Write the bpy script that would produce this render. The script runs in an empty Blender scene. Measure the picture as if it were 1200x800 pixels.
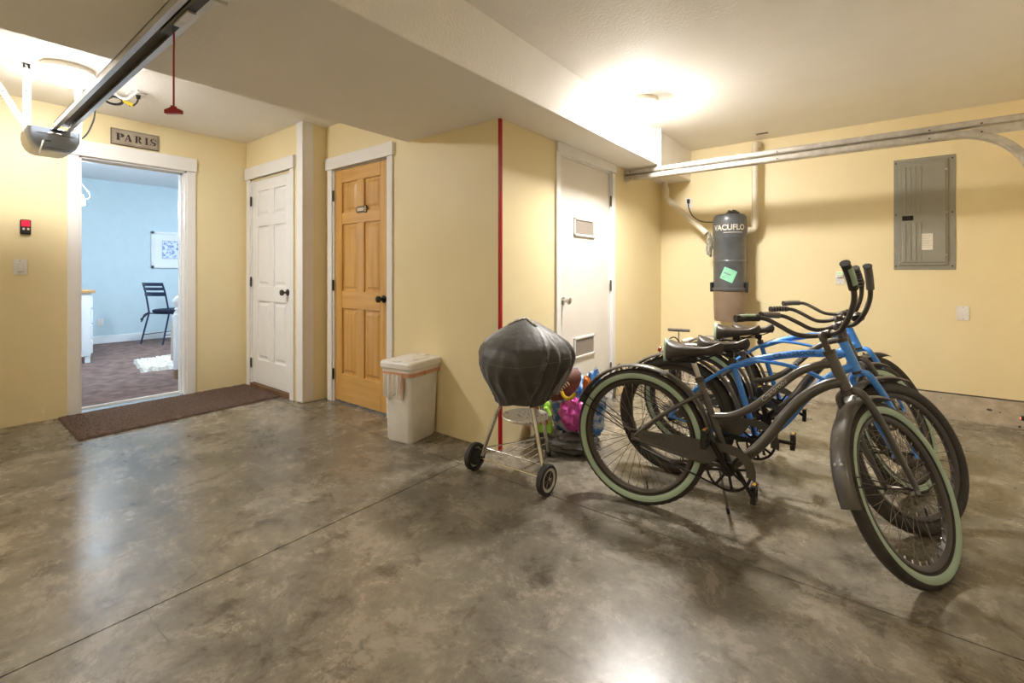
import bpy, math, random
from mathutils import Vector, Matrix
random.seed(7)
PI = math.pi
scene = bpy.context.scene
col = scene.collection

# ------------------------------------------------------------------ camera
CAM_H = 1.15; FPX = 545.0; HOR = 319.0
YAW = math.atan((1023 - 600) / FPX)
cd = bpy.data.cameras.new('camera'); cam = bpy.data.objects.new('camera', cd); col.objects.link(cam)
cd.sensor_width = 36; cd.lens = FPX / 1200 * 36; cd.shift_y = -(400 - HOR) / 1200; cd.clip_start = 0.02
cam.location = (0, 0, CAM_H); cam.rotation_euler = (PI / 2, 0, YAW)
scene.camera = cam
scene.cycles.diffuse_bounces = 8
# ------------------------------------------------------------------ world, exposure
w = bpy.data.worlds.new('world'); scene.world = w; w.use_nodes = True
w.node_tree.nodes['Background'].inputs[0].default_value = (.55, .7, 1, 1)
w.node_tree.nodes['Background'].inputs[1].default_value = .3
vs = scene.view_settings
vs.view_transform = 'Standard'; vs.look = 'None'; vs.gamma = 1; vs.use_curve_mapping = False
vs.exposure = 2.05
LAMP_L, LAMP_R, LAMP_FILL = 46.0, 122.0, 24.0      # glass of the ceiling domes; the fill pair is added and unseen
LAMP_BED = 62.0         # glass of the bedroom lamps
WARM = (1.0, .96, .91); COOL = (.78, .90, 1.0)

# pixel helpers (1200x800 frame): a pixel gives a direction, the plane gives the distance
FW = Vector((-math.sin(YAW), math.cos(YAW), 0)); RT = Vector((math.cos(YAW), math.sin(YAW), 0))
def ray(u, v): return FW + RT * ((u - 600) / FPX) + Vector((0, 0, (HOR - v) / FPX))
CO = Vector((0, 0, CAM_H))
def onz(u, v, z=0): d = ray(u, v); return CO + d * ((z - CAM_H) / d.z)
def onx(u, v, x): d = ray(u, v); return CO + d * (x / d.x)
def ony(u, v, y): d = ray(u, v); return CO + d * (y / d.y)

# ------------------------------------------------------------------ materials
MATS = {}
def mat(name, c, rough=.5, metal=0, c2=None, nscale=8, bump=0, bscale=80, emit=None, es=0, stretch=(1, 1, 1), spec=.5, trans=0, alpha=1, coat=0, rough2=None, detail=4, lo=.35, hi=.65, sheen=0):
    m = bpy.data.materials.new(name); m.use_nodes = True; MATS[name] = m
    nt = m.node_tree; N = nt.nodes; L = nt.links; b = N['Principled BSDF']
    b.inputs['Roughness'].default_value = rough; b.inputs['Metallic'].default_value = metal
    b.inputs['Specular IOR Level'].default_value = spec
    b.inputs['Base Color'].default_value = (*c, 1)
    if trans: b.inputs['Transmission Weight'].default_value = trans
    if alpha < 1: b.inputs['Alpha'].default_value = alpha
    if coat: b.inputs['Coat Weight'].default_value = coat; b.inputs['Coat Roughness'].default_value = .1
    if sheen: b.inputs['Sheen Weight'].default_value = sheen
    tc = N.new('ShaderNodeTexCoord'); mp = N.new('ShaderNodeMapping'); mp.inputs['Scale'].default_value = stretch
    L.new(tc.outputs['Object'], mp.inputs[0])
    no = N.new('ShaderNodeTexNoise'); no.inputs['Scale'].default_value = nscale; no.inputs['Detail'].default_value = detail
    L.new(mp.outputs[0], no.inputs['Vector'])
    rp = N.new('ShaderNodeValToRGB'); rp.color_ramp.elements[0].position = lo; rp.color_ramp.elements[1].position = hi
    if c2 is None: c2 = tuple(min(1, x * .9) for x in c)
    rp.color_ramp.elements[0].color = (*c, 1); rp.color_ramp.elements[1].color = (*c2, 1)
    L.new(no.outputs[0], rp.inputs[0]); L.new(rp.outputs[0], b.inputs['Base Color'])
    if rough2 is not None:
        mr = N.new('ShaderNodeMapRange'); mr.inputs[3].default_value = rough; mr.inputs[4].default_value = rough2
        mr.inputs[1].default_value = lo; mr.inputs[2].default_value = hi
        L.new(no.outputs[0], mr.inputs[0]); L.new(mr.outputs[0], b.inputs['Roughness'])
    if bump:
        n2 = N.new('ShaderNodeTexNoise'); n2.inputs['Scale'].default_value = bscale; n2.inputs['Detail'].default_value = 3
        L.new(mp.outputs[0], n2.inputs['Vector'])
        bp = N.new('ShaderNodeBump'); bp.inputs['Strength'].default_value = bump; bp.inputs['Distance'].default_value = .01
        L.new(n2.outputs[0], bp.inputs['Height']); L.new(bp.outputs[0], b.inputs['Normal'])
    if emit: b.inputs['Emission Color'].default_value = (*emit, 1); b.inputs['Emission Strength'].default_value = es
    return m
mat('yellow_paint', (.835, .72, .445), .45, c2=(.815, .695, .42), nscale=3, bump=.13, bscale=85)
mat('ceiling_paint', (.87, .84, .79), .7, c2=(.85, .82, .765), nscale=4, bump=.22, bscale=60)
mat('white_trim', (.83, .82, .805), .35, nscale=5, c2=(.81, .80, .785))
mat('white_door', (.84, .835, .83), .35, nscale=5, c2=(.82, .815, .81))
mat('vent_door_paint', (.78, .74, .68), .4, nscale=3, c2=(.74, .70, .64))
mat('red_trim', (.42, .008, .012), .3, c2=(.36, .006, .01))
mat('concrete_curb', (.37, .315, .235), .85, c2=(.27, .228, .168), nscale=14, bump=.5, bscale=60)
mat('joint_dark', (.035, .028, .02), .9)
mat('crack_dark', (.08, .07, .055), .6)
mat('blue_wall', (.56, .68, .735), .6, bump=.1, bscale=70, c2=(.54, .66, .715))
mat('bedroom_white', (.80, .82, .84), .6, c2=(.78, .8, .82))
mat('carpet', (.27, .175, .15), .95, c2=(.14, .088, .078), nscale=9, bump=1, bscale=220, detail=9)
mat('mat_brown', (.165, .105, .075), .95, c2=(.075, .046, .032), nscale=120, bump=.6, bscale=300)
mat('rug_cream', (.80, .78, .72), .95, c2=(.55, .52, .47), nscale=60)
mat('dark_metal', (.03, .027, .024), .35, .8)
mat('knob_metal', (.10, .088, .075), .3, .9)
mat('steel', (.62, .60, .57), .3, 1, c2=(.5, .48, .45))
mat('galvanized', (.72, .70, .67), .38, .85, c2=(.55, .53, .5), nscale=30)
mat('track_steel', (.62, .585, .53), .42, .7, c2=(.48, .45, .4), nscale=20)
mat('aluminium_rail', (.66, .67, .68), .3, .7, c2=(.6, .61, .62))
mat('rail_dark', (.10, .085, .07), .5, .3)
mat('white_angle', (.70, .70, .69), .45)
mat('opener_grey', (.33, .38, .47), .3, c2=(.31, .36, .45), coat=.3)
mat('opener_tan', (.62, .54, .42), .45)
mat('black_plastic', (.012, .012, .012), .4)
mat('white_plastic', (.82, .80, .76), .35)
mat('cream_plastic', (.68, .60, .45), .4)
mat('brown_threshold', (.24, .13, .065), .5, c2=(.17, .09, .045))
mat('red_plastic', (.42, .02, .03), .4)
mat('red_screen', (.7, .01, .04), .3, emit=(1, .02, .06), es=.22)
mat('sill_metal', (.50, .56, .62), .25, .8)
mat('sign_board', (.48, .41, .31), .7, c2=(.30, .25, .185), nscale=9, lo=.3, hi=.7)
mat('sign_edge', (.06, .042, .03), .6)
mat('sign_ink', (.035, .025, .025), .7)
mat('brass_old', (.16, .125, .065), .4, .7)
mat('bin_white', (.90, .88, .86), .35)
mat('bin_ring', (.70, .36, .24), .5, c2=(.62, .30, .19))
mat('liner', (.88, .84, .80), .3)
mat('liner_pink', (.78, .50, .40), .4)
mat('cover_black', (.050, .045, .040), .5, c2=(.038, .034, .03), nscale=10, bump=.3, bscale=30, sheen=.3)
mat('cord_white', (.70, .66, .58), .6)
mat('grill_chrome', (.72, .70, .67), .2, 1, c2=(.5, .46, .4), nscale=12)
mat('ash_plate', (.72, .68, .60), .4, .3, c2=(.22, .15, .09), nscale=60, lo=.58, hi=.66)
mat('rubber', (.022, .020, .018), .65, c2=(.03, .027, .024), nscale=20)
mat('tyre_black', (.035, .029, .022), .7, c2=(.05, .042, .032), nscale=30)
mat('mint', (.38, .50, .355), .5, c2=(.355, .47, .33))
mat('wheel_white', (.70, .66, .55), .5)
mat('charcoal_paint', (.105, .095, .082), .36, .35, c2=(.115, .104, .09), coat=.15)
mat('blue_paint', (.07, .30, .85), .3, .0, c2=(.065, .285, .82), coat=.4)
mat('bar_black', (.075, .062, .05), .35, .3)
mat('grip_dark', (.03, .025, .02), .6)
mat('grip_grey', (.15, .13, .11), .6)
mat('saddle_black', (.045, .034, .026), .42, c2=(.055, .042, .032), bump=.1, bscale=120)
mat('spoke_metal', (.25, .22, .18), .35, .9)
mat('chain_dark', (.03, .026, .022), .4, .7)
mat('guard_charcoal', (.085, .077, .068), .45, .2)
mat('lettering_pale', (.62, .58, .5), .4)
mat('lettering_dark', (.02, .05, .17), .4)
mat('lettering_guard', (.03, .026, .022), .5)
mat('reflector_red', (.5, .04, .015), .2)
mat('reflector_amber', (.62, .33, .05), .2)
mat('vac_grey', (.075, .08, .085), .35, c2=(.095, .10, .105), coat=.3)
mat('vac_cap', (.09, .09, .09), .4)
mat('vac_bucket', (.25, .18, .125), .45, c2=(.22, .155, .105), coat=.2)
mat('pvc', (.74, .67, .53), .4)
mat('sticker_green', (.28, .72, .48), .5)
mat('tape_grey', (.42, .40, .33), .5, c2=(.2, .18, .14), nscale=40)
mat('panel_grey', (.31, .30, .255), .42, .25, c2=(.33, .32, .27))
mat('paper_white', (.80, .75, .66), .6)
mat('ink_grey', (.25, .24, .22), .7)
mat('football_brown', (.23, .085, .06), .5, c2=(.13, .045, .035), nscale=160, bump=.5, bscale=160)
mat('toy_green', (.36, .68, .06), .5); mat('toy_magenta', (.46, .03, .26), .35, c2=(.70, .12, .48), nscale=18)
mat('toy_orange', (.85, .26, .03), .5); mat('toy_yellow', (.85, .58, .03), .5); mat('toy_rust', (.44, .10, .04), .5)
mat('toy_blue', (.05, .20, .55), .25, c2=(.62, .75, .85), nscale=16, lo=.46, hi=.58)
mat('bag_black', (.035, .032, .03), .3, c2=(.10, .095, .09), nscale=14)
mat('chair_blue', (.02, .035, .085), .3, .3); mat('cushion_navy', (.012, .018, .045), .8)
mat('oak', (.52, .31, .13), .5, c2=(.42, .24, .10), nscale=6)
mat('post_wear', (.30, .20, .12), .8)
mat('print_blue', (.70, .78, .92), .6, c2=(.18, .26, .55), nscale=26, lo=.48, hi=.62)
mat('frame_grey', (.3, .35, .42), .5)
mat('yellow_tag', (.85, .62, .04), .5)
mat('led_green', (.2, .8, .1), .4, emit=(.2, 1, .1), es=.3); mat('led_red', (.8, .1, .05), .4, emit=(1, .15, .05), es=.6)
mat('lamp_base', (.84, .78, .66), .4)
mat('lamp_glass_alcove', (.9, .88, .82), .4, emit=(1.0, .985, .965), es=LAMP_L)
mat('lamp_glass_rim', (.9, .88, .82), .4, emit=WARM, es=1.2)
mat('lamp_glass_main', (.9, .88, .82), .4, emit=WARM, es=LAMP_R)
mat('lamp_glass_fill', (.9, .88, .82), .4, emit=WARM, es=LAMP_FILL)  # glow of the two domes added as fill light
mat('lamp_glass_bed', (.9, .92, .95), .4, emit=COOL, es=LAMP_BED)
mat('fan_metal', (.55, .58, .62), .3, .8)
mat('vent_mesh', (.42, .37, .31), .7, c2=(.30, .26, .22), nscale=200)
mat('garage_panel', (.70, .66, .58), .5)

def wood_material():
    m = mat('pine', (.70, .42, .135), .38, nscale=2.2, c2=(.52, .26, .06), stretch=(9, 9, .7), detail=6, coat=.25, lo=.3, hi=.75)
    return m
wood_material()
m = mat('pine_rail', (.72, .44, .145), .38, nscale=2.2, c2=(.56, .29, .07), stretch=(.8, 9, 9), detail=6, coat=.25, lo=.3, hi=.75)

def concrete_material():
    m = bpy.data.materials.new('polished_concrete'); m.use_nodes = True; MATS['polished_concrete'] = m
    nt = m.node_tree; N = nt.nodes; L = nt.links; b = N['Principled BSDF']
    ge = N.new('ShaderNodeNewGeometry')
    def noise(s, d, dist=0, rough=.6):
        n = N.new('ShaderNodeTexNoise'); n.inputs['Scale'].default_value = s; n.inputs['Detail'].default_value = d
        n.inputs['Distortion'].default_value = dist; n.inputs['Roughness'].default_value = rough
        L.new(ge.outputs['Position'], n.inputs['Vector']); return n
    def ramp(src, stops):
        r = N.new('ShaderNodeValToRGB'); e = r.color_ramp.elements
        while len(e) < len(stops): e.new(.5)
        for i, (p, c) in enumerate(stops): e[i].position = p; e[i].color = (*c, 1)
        L.new(src, r.inputs[0]); return r
    big = noise(.8, 6, .3); mid = noise(3.6, 15, .3, .80); fine = noise(30, 10, .2, .75)
    base = ramp(mid.outputs[0], [(.30, (.082, .074, .058)), (.43, (.165, .150, .120)), (.55, (.255, .232, .186)), (.72, (.38, .345, .278))])
    tint = ramp(big.outputs[0], [(.32, (.50, .48, .46)), (.5, (.90, .87, .83)), (.68, (1.12, 1.03, .91))])
    mx = N.new('ShaderNodeMix'); mx.data_type = 'RGBA'; mx.blend_type = 'MULTIPLY'; mx.inputs[0].default_value = 1
    L.new(base.outputs[0], mx.inputs[6]); L.new(tint.outputs[0], mx.inputs[7])
    spk = ramp(fine.outputs[0], [(.30, (.62, .6, .56)), (.46, (1, 1, 1)), (1, (1.06, 1.05, 1.03))])
    m2 = N.new('ShaderNodeMix'); m2.data_type = 'RGBA'; m2.blend_type = 'MULTIPLY'; m2.inputs[0].default_value = .8
    L.new(mx.outputs[2], m2.inputs[6]); L.new(spk.outputs[0], m2.inputs[7])
    blot = noise(8.5, 10, .5, .72)
    br = ramp(blot.outputs[0], [(.36, (.42, .39, .35)), (.47, (1, 1, 1)), (1, (1.04, 1.03, 1.02))])
    m3 = N.new('ShaderNodeMix'); m3.data_type = 'RGBA'; m3.blend_type = 'MULTIPLY'; m3.inputs[0].default_value = .85
    L.new(m2.outputs[2], m3.inputs[6]); L.new(br.outputs[0], m3.inputs[7])
    L.new(m3.outputs[2], b.inputs['Base Color'])
    mr = N.new('ShaderNodeMapRange'); mr.inputs[1].default_value = .3; mr.inputs[2].default_value = .75
    mr.inputs[3].default_value = .20; mr.inputs[4].default_value = .34
    L.new(mid.outputs[0], mr.inputs[0]); L.new(mr.outputs[0], b.inputs['Roughness'])
    b.inputs['Specular IOR Level'].default_value = .5
    bp = N.new('ShaderNodeBump'); bp.inputs['Strength'].default_value = .06; bp.inputs['Distance'].default_value = .01
    L.new(fine.outputs[0], bp.inputs['Height']); L.new(bp.outputs[0], b.inputs['Normal'])
concrete_material()

# ------------------------------------------------------------------ mesh builder
ORG = {}
class MB:
    def __init__(s, xf=None): s.v = []; s.f = []; s.xf = xf
    def add(s, vs_, fs):
        b = len(s.v)
        s.v += [Vector(s.xf(Vector(p))) if s.xf else Vector(p) for p in vs_]
        s.f += [tuple(i + b for i in f) for f in fs]; return s
    def box(s, x0, x1, y0, y1, z0, z1, bev=0):
        if bev:
            return s.bbox(x0, x1, y0, y1, z0, z1, bev)
        v = [(x0, y0, z0), (x1, y0, z0), (x1, y1, z0), (x0, y1, z0), (x0, y0, z1), (x1, y0, z1), (x1, y1, z1), (x0, y1, z1)]
        return s.add(v, [(3, 2, 1, 0), (4, 5, 6, 7), (0, 1, 5, 4), (1, 2, 6, 5), (2, 3, 7, 6), (3, 0, 4, 7)])
    def bbox(s, x0, x1, y0, y1, z0, z1, b):
        # chamfered box
        C = ((x0, x1), (y0, y1), (z0, z1)); V = []; idx = {}
        for sx in (0, 1):
            for sy in (0, 1):
                for sz in (0, 1):
                    c = [C[0][sx], C[1][sy], C[2][sz]]; sg = [1 if k == 0 else -1 for k in (sx, sy, sz)]
                    for a in range(3):
                        p = [c[i] + (0 if i == a else sg[i] * b) for i in range(3)]
                        idx[(sx, sy, sz, a)] = len(V); V.append(p)
        F = []
        for a in range(3):
            o = [i for i in range(3) if i != a]
            for k in (0, 1):
                q = []
                for (p, r) in ((0, 0), (1, 0), (1, 1), (0, 1)):
                    t = [0, 0, 0]; t[a] = k; t[o[0]] = p; t[o[1]] = r; q.append(idx[(*t, a)])
                flip = (k == 0) != (a == 1)
                F.append(tuple(q[::-1]) if flip else tuple(q))
        for a in range(3):
            o = [i for i in range(3) if i != a]
            for p in (0, 1):
                for r in (0, 1):
                    t0 = [0, 0, 0]; t0[o[0]] = p; t0[o[1]] = r; t1 = list(t0); t1[a] = 1
                    F.append((idx[(*t0, o[0])], idx[(*t0, o[1])], idx[(*t1, o[1])], idx[(*t1, o[0])]))
        for sx in (0, 1):
            for sy in (0, 1):
                for sz in (0, 1): F.append(tuple(idx[(sx, sy, sz, a)] for a in range(3)))
        return s.add(V, F)
    def tube(s, path, r, n=8, closed=False, cap=True, flat=1.0):
        P = [Vector(p) for p in path]; m_ = len(P)
        R = r if isinstance(r, (list, tuple)) else [r] * m_
        V = []; F = []; up = None
        for i, p in enumerate(P):
            if closed: t = P[(i + 1) % m_] - P[i - 1]
            else: t = P[min(i + 1, m_ - 1)] - P[max(i - 1, 0)]
            t.normalize()
            if up is None:
                up = Vector((0, 0, 1)) if abs(t.z) < .9 else Vector((1, 0, 0))
            up = up - t * up.dot(t)
            if up.length < 1e-6: up = t.orthogonal()
            up.normalize(); sd = t.cross(up)
            for k in range(n):
                a = 2 * PI * k / n; V.append(p + up * (math.cos(a) * R[i]) + sd * (math.sin(a) * R[i] * flat))
        segs = m_ if closed else m_ - 1
        for i in range(segs):
            j = (i + 1) % m_
            for k in range(n):
                k2 = (k + 1) % n; F.append((i * n + k, i * n + k2, j * n + k2, j * n + k))
        if cap and not closed: F += [tuple(range(n))[::-1], tuple((m_ - 1) * n + k for k in range(n))]
        return s.add(V, F)
    def lathe(s, prof, o=(0, 0, 0), ax=(0, 0, 1), n=32, a0=0, a1=2 * PI, rf=None, ref=None, closedprof=False):
        o = Vector(o); ax = Vector(ax).normalized()
        e1 = Vector(ref) if ref else ax.orthogonal(); e1 = (e1 - ax * e1.dot(ax)).normalized(); e2 = ax.cross(e1)
        full = abs(a1 - a0 - 2 * PI) < 1e-6; m_ = len(prof); V = []; F = []
        cols = n if full else n + 1
        for k in range(cols):
            a = a0 + (a1 - a0) * k / n; d = e1 * math.cos(a) + e2 * math.sin(a)
            for (r, h) in prof:
                if rf: r, h = rf(r, h, a)
                V.append(o + d * r + ax * h)
        for k in range(n):
            k2 = (k + 1) % cols
            for i in range(m_ if closedprof else m_ - 1):
                i2 = (i + 1) % m_
                F.append((k * m_ + i, k2 * m_ + i, k2 * m_ + i2, k * m_ + i2))
        return s.add(V, F)
    def prism(s, poly, h0, h1, fn):
        # poly: list of (a,b); fn(a,b,h) -> point
        n = len(poly)
        V = [fn(a, b, h0) for a, b in poly] + [fn(a, b, h1) for a, b in poly]
        F = [tuple(range(n))[::-1], tuple(range(n, 2 * n))] + [(i, (i + 1) % n, n + (i + 1) % n, n + i) for i in range(n)]
        return s.add(V, F)
    def blob(s, c, rad, nu=20, nv=12, amp=.0, freq=3, seed=0, rot=None, e=1.0):
        c = Vector(c); rnd = random.Random(seed); ph = [rnd.uniform(0, 6.28) for _ in range(9)]
        V = []; F = []
        def sp(x): return math.copysign(abs(x) ** e, x)
        for j in range(nv + 1):
            t = PI * j / nv
            for i in range(nu):
                a = 2 * PI * i / nu
                d = Vector((sp(math.sin(t)) * sp(math.cos(a)), sp(math.sin(t)) * sp(math.sin(a)), sp(math.cos(t))))
                k = 1 + amp * (math.sin(freq * d.x * 2 + ph[0]) * math.sin(freq * d.y * 2 + ph[1]) + .6 * math.sin(freq * 2.1 * d.z + ph[2] + 3 * d.x) + .4 * math.sin(freq * 4 * d.y + ph[3] + freq * 3 * d.z))
                p = Vector((d.x * rad[0] * k, d.y * rad[1] * k, d.z * rad[2] * k))
                if rot: p = rot @ p
                V.append(c + p)
        for j in range(nv):
            for i in range(nu):
                i2 = (i + 1) % nu; F.append((j * nu + i, (j + 1) * nu + i, (j + 1) * nu + i2, j * nu + i2))
        return s.add(V, F)
    def grid(s, fn, nu, nv):
        V = [fn(i / nu, j / nv) for j in range(nv + 1) for i in range(nu + 1)]; w_ = nu + 1
        F = [(j * w_ + i, j * w_ + i + 1, (j + 1) * w_ + i + 1, (j + 1) * w_ + i) for j in range(nv) for i in range(nu)]
        return s.add(V, F)
    def build(s, name, material, parent=None, smooth=40):
        if parent is not None: org = ORG[parent.name]
        else:
            xs = [v.x for v in s.v]; ys = [v.y for v in s.v]; zs = [v.z for v in s.v]
            org = Vector(((min(xs) + max(xs)) / 2, (min(ys) + max(ys)) / 2, min(zs)))
        me = bpy.data.meshes.new(name); me.from_pydata([v - org for v in s.v], [], s.f); me.update()
        if smooth:
            me.shade_smooth(); me.set_sharp_from_angle(angle=math.radians(smooth))
        me.materials.append(MATS[material])
        o = bpy.data.objects.new(name, me); col.objects.link(o)
        if parent is not None: o.parent = parent
        else: o.location = org
        ORG[o.name] = org
        return o
def fix_normals(o):
    import bmesh
    bm = bmesh.new(); bm.from_mesh(o.data); bmesh.ops.recalc_face_normals(bm, faces=bm.faces); bm.to_mesh(o.data); bm.free(); return o
def tag(o, label, cat, group=None):
    o['label'] = label; o['category'] = cat
    if group: o['group'] = group
    return o
def struct(o, label=None, cat=None):
    o['kind'] = 'structure'
    if label: o['label'] = label
    if cat: o['category'] = cat
    return o
def thing(name, label, cat, loc, group=None):
    o = bpy.data.objects.new(name, None); col.objects.link(o); o.location = loc; o.empty_display_size = .1
    ORG[o.name] = Vector(loc); return tag(o, label, cat, group)
def sthing(name, label, cat, loc):
    o = thing(name, label, cat, loc); o['kind'] = 'structure'; return o
def local_root(name, label, cat, M, group=None):
    o = bpy.data.objects.new(name, None); col.objects.link(o); o.matrix_world = M; o.empty_display_size = .1
    ORG[o.name] = Vector((0, 0, 0)); return tag(o, label, cat, group)
def copy_part(src, parent, delta, name=None):
    o = src.copy(); col.objects.link(o); o.parent = parent; o.location = src.location + Vector(delta); ORG[o.name] = ORG[src.name]; return o
def crom(pts, n=6):
    # Catmull-Rom through the points
    P = [Vector(p) for p in pts]; Q = [P[0] * 2 - P[1]] + P + [P[-1] * 2 - P[-2]]; out = []
    for i in range(1, len(Q) - 2):
        for k in range(n):
            t = k / n; a, b, c, d = Q[i - 1], Q[i], Q[i + 1], Q[i + 2]
            out.append(.5 * ((2 * b) + (c - a) * t + (2 * a - 5 * b + 4 * c - d) * t * t + (3 * b - a - 3 * c + d) * t ** 3))
    out.append(P[-1]); return out
def text_geo(txt, size, shear=0, offset=0, extrude=0, res=3):
    cu = bpy.data.curves.new('t', 'FONT'); cu.body = txt; cu.size = size; cu.shear = shear; cu.offset = offset; cu.extrude = extrude; cu.resolution_u = res
    cu.align_x = 'CENTER'; cu.align_y = 'CENTER'; cu.fill_mode = 'FRONT' if not extrude else 'BOTH'
    ob = bpy.data.objects.new('t', cu); col.objects.link(ob); bpy.context.view_layer.update()
    me = ob.evaluated_get(bpy.context.evaluated_depsgraph_get()).to_mesh()
    V = [tuple(v.co) for v in me.vertices]; F = [tuple(p.vertices) for p in me.polygons]
    bpy.data.objects.remove(ob); bpy.data.curves.remove(cu); return V, F
# ------------------------------------------------------------------ room dimensions
XL = -5.08; Y1 = 2.10; XR = -3.95; Y2 = 2.315; XW = -1.895; Y3 = 5.19
XS1 = -2.80; XS2 = -1.565; ZS = 2.14; ZC = 2.47
YB = -2.2; XF = 1.02; JX = -1.958; JY = 2.018
# ---- floor: base with four slabs, sawn joints between them
base = struct(MB().box(XL - .2, XF + .1, YB - .1, Y3 + .1, -.14, -.006).build('floor', 'joint_dark', smooth=0), 'polished mottled concrete garage floor with sawn joints', 'floor')
g = .003
def slab(x0, x1, y0, y1):
    return MB().box(x0, x1, y0, y1, -.05, 0).build('concrete_slab', 'polished_concrete', base, smooth=0)
slab(XL - .2, JX - g, YB - .1, JY - g); slab(JX + g, XF + .1, YB - .1, JY - g)
slab(XL - .2, JX - g, JY + g, Y3 + .1); slab(JX + g, XF + .1, JY + g, Y3 + .1)
def crack(pts, wd, seed):
    rnd = random.Random(seed); P = [onz(*p) for p in pts]; Q = []
    for i in range(len(P) - 1):
        n = 7
        for k in range(n):
            p = P[i].lerp(P[i + 1], k / n); j = .006
            Q.append(p + Vector((rnd.uniform(-j, j), rnd.uniform(-j, j), 0)))
    Q.append(P[-1]); m = MB(); V = []; F = []
    for i, p in enumerate(Q):
        t = (Q[min(i + 1, len(Q) - 1)] - Q[max(i - 1, 0)]).normalized(); s = Vector((-t.y, t.x, 0)) * wd * rnd.uniform(.5, 1.2)
        V += [p + s + Vector((0, 0, .0006)), p - s + Vector((0, 0, .0006))]
    F = [(2 * i, 2 * i + 1, 2 * i + 3, 2 * i + 2) for i in range(len(Q) - 1)]
    m.add(V, F).build('crack', 'crack_dark', base, smooth=0)
crack([(0, 688), (60, 670), (105, 650), (185, 622), (190, 613), (240, 612), (300, 613), (345, 597), (400, 592), (440, 585), (475, 585)], .0022, 1)
crack([(475, 585), (510, 592), (560, 612), (600, 632)], .0018, 2)
crack([(172, 718), (200, 755)], .0012, 3)
crack([(225, 556), (245, 566), (250, 575), (230, 583)], .0008, 4)

# ---- walls
T = .12
wl = MB(); DY0, DY1, DZ = .825, 1.573, 2.095
wl.box(XL - .17, XL, YB, DY0, 0, 2.62).box(XL - .17, XL, DY1, Y1 + T, 0, 2.62).box(XL - .17, XL, DY0, DY1, DZ, 2.62)
struct(wl.build('wall_left', 'yellow_paint', smooth=0), 'yellow painted wall holding the open bedroom doorway', 'wall')
def wall_x(name, y, x0, x1, z1, ops, label, thick=T, z0=0):
    m = MB(); xs = sorted(ops); cur = x0
    for (a, b, zt) in xs:
        m.box(cur, a, y, y + thick, z0, z1); m.box(a, b, y, y + thick, zt, z1); cur = b
    m.box(cur, x1, y, y + thick, z0, z1)
    return struct(m.build(name, 'yellow_paint', smooth=0), label, 'wall')
wall_x('wall_alcove', Y1, XL, XR, ZC, [(-4.978, -4.163, 2.062)], 'yellow wall with the white six-panel door', .1)
struct(MB().box(XR - T, XR, Y1 + .1, Y2 + T, 0, ZC).build('wall_return', 'yellow_paint', smooth=0), 'short yellow return wall beside the pine door', 'wall')
wall_x('wall_center', Y2, XR, XW, ZC, [(-3.832, -3.043, 2.062)], 'yellow wall with the pine door, behind the white bin')
m = MB(); VY0, VY1 = 3.033, 3.922
m.box(XW - T, XW, Y2 + T, VY0, 0, ZC).box(XW - T, XW, VY1, Y3 + T, 0, ZC).box(XW - T, XW, VY0, VY1, 2.062, ZC)
struct(m.build('wall_vent_side', 'yellow_paint', smooth=0), 'yellow wall with the vented utility door', 'wall')
struct(MB().box(XW, XF + .1, Y3, Y3 + T, .168, ZC).build('wall_back', 'yellow_paint', smooth=0), 'yellow wall carrying the electrical panel and canister', 'wall')
cb = MB(); cb.prism([(4.99, 0), (5.0, .012), (5.178, .152), (5.184, .158), (Y3 + .1, .158), (Y3 + .1, 0)], XW, XF + .1, lambda a, b, h: (h, a, b))
curb = struct(fix_normals(cb.build('baseboard_back', 'concrete_curb', smooth=0)), 'rough bare concrete curb along the foot of the yellow wall', 'curb')
def on_curb(u, v):
    d = ray(u, v); n = Vector((0, .140, -.178)); return CO + d * ((Vector((0, 5.0, .012)) - CO).dot(n) / d.dot(n))
for (u, v, s_) in ((1159.5, 480, .014), (1172, 483, .006), (1130, 488, .005), (1087, 471, .005), (1195, 500, .010), (1103, 466, .005)):
    c = on_curb(u, v); MB().lathe([(0, .0012), (s_ * .8, .0010), (s_, 0)], c, (0, -.62, .78), 9, rf=lambda r, h, a: (r * (1 + .25 * math.sin(2 * a + u)), h)).build('pit', 'joint_dark', curb, 0)
struct(MB().box(XL - .17, XF + .1, YB - T, YB, 0, ZC).build('wall_side', 'yellow_paint', smooth=0))
fr = MB(); fr.box(XF, XF + T, YB, -.62, 0, ZC).box(XF, XF + T, 4.2, Y3, 0, ZC).box(XF, XF + T, -.62, 4.2, 2.02, ZC)
struct(fr.build('wall_front', 'yellow_paint', smooth=0))
gd = struct(MB().box(XF + .03, XF + .06, -.62, 4.2, 0, 2.02).build('door_5', 'garage_panel', smooth=0), 'closed sectional overhead garage door', 'door')
for k in range(4):
    for j in range(6):
        MB().box(XF + .012, XF + .03, -.58 + j * .79, -.58 + j * .79 + .74, .03 + k * .5, .03 + k * .5 + .46, .01).build('door_panel', 'garage_panel', gd, smooth=0)
struct(MB().box(XL - .17, XF + .1, YB - T, Y3 + T, ZC, ZC + .1).build('ceiling', 'ceiling_paint', smooth=0), 'white textured garage ceiling', 'ceiling')
struct(MB().box(XS1, XS2, YB, Y3, ZS, ZC, .004).build('ceiling_soffit', 'ceiling_paint', smooth=0), 'broad white boxed soffit hanging below the ceiling', 'soffit')

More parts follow.
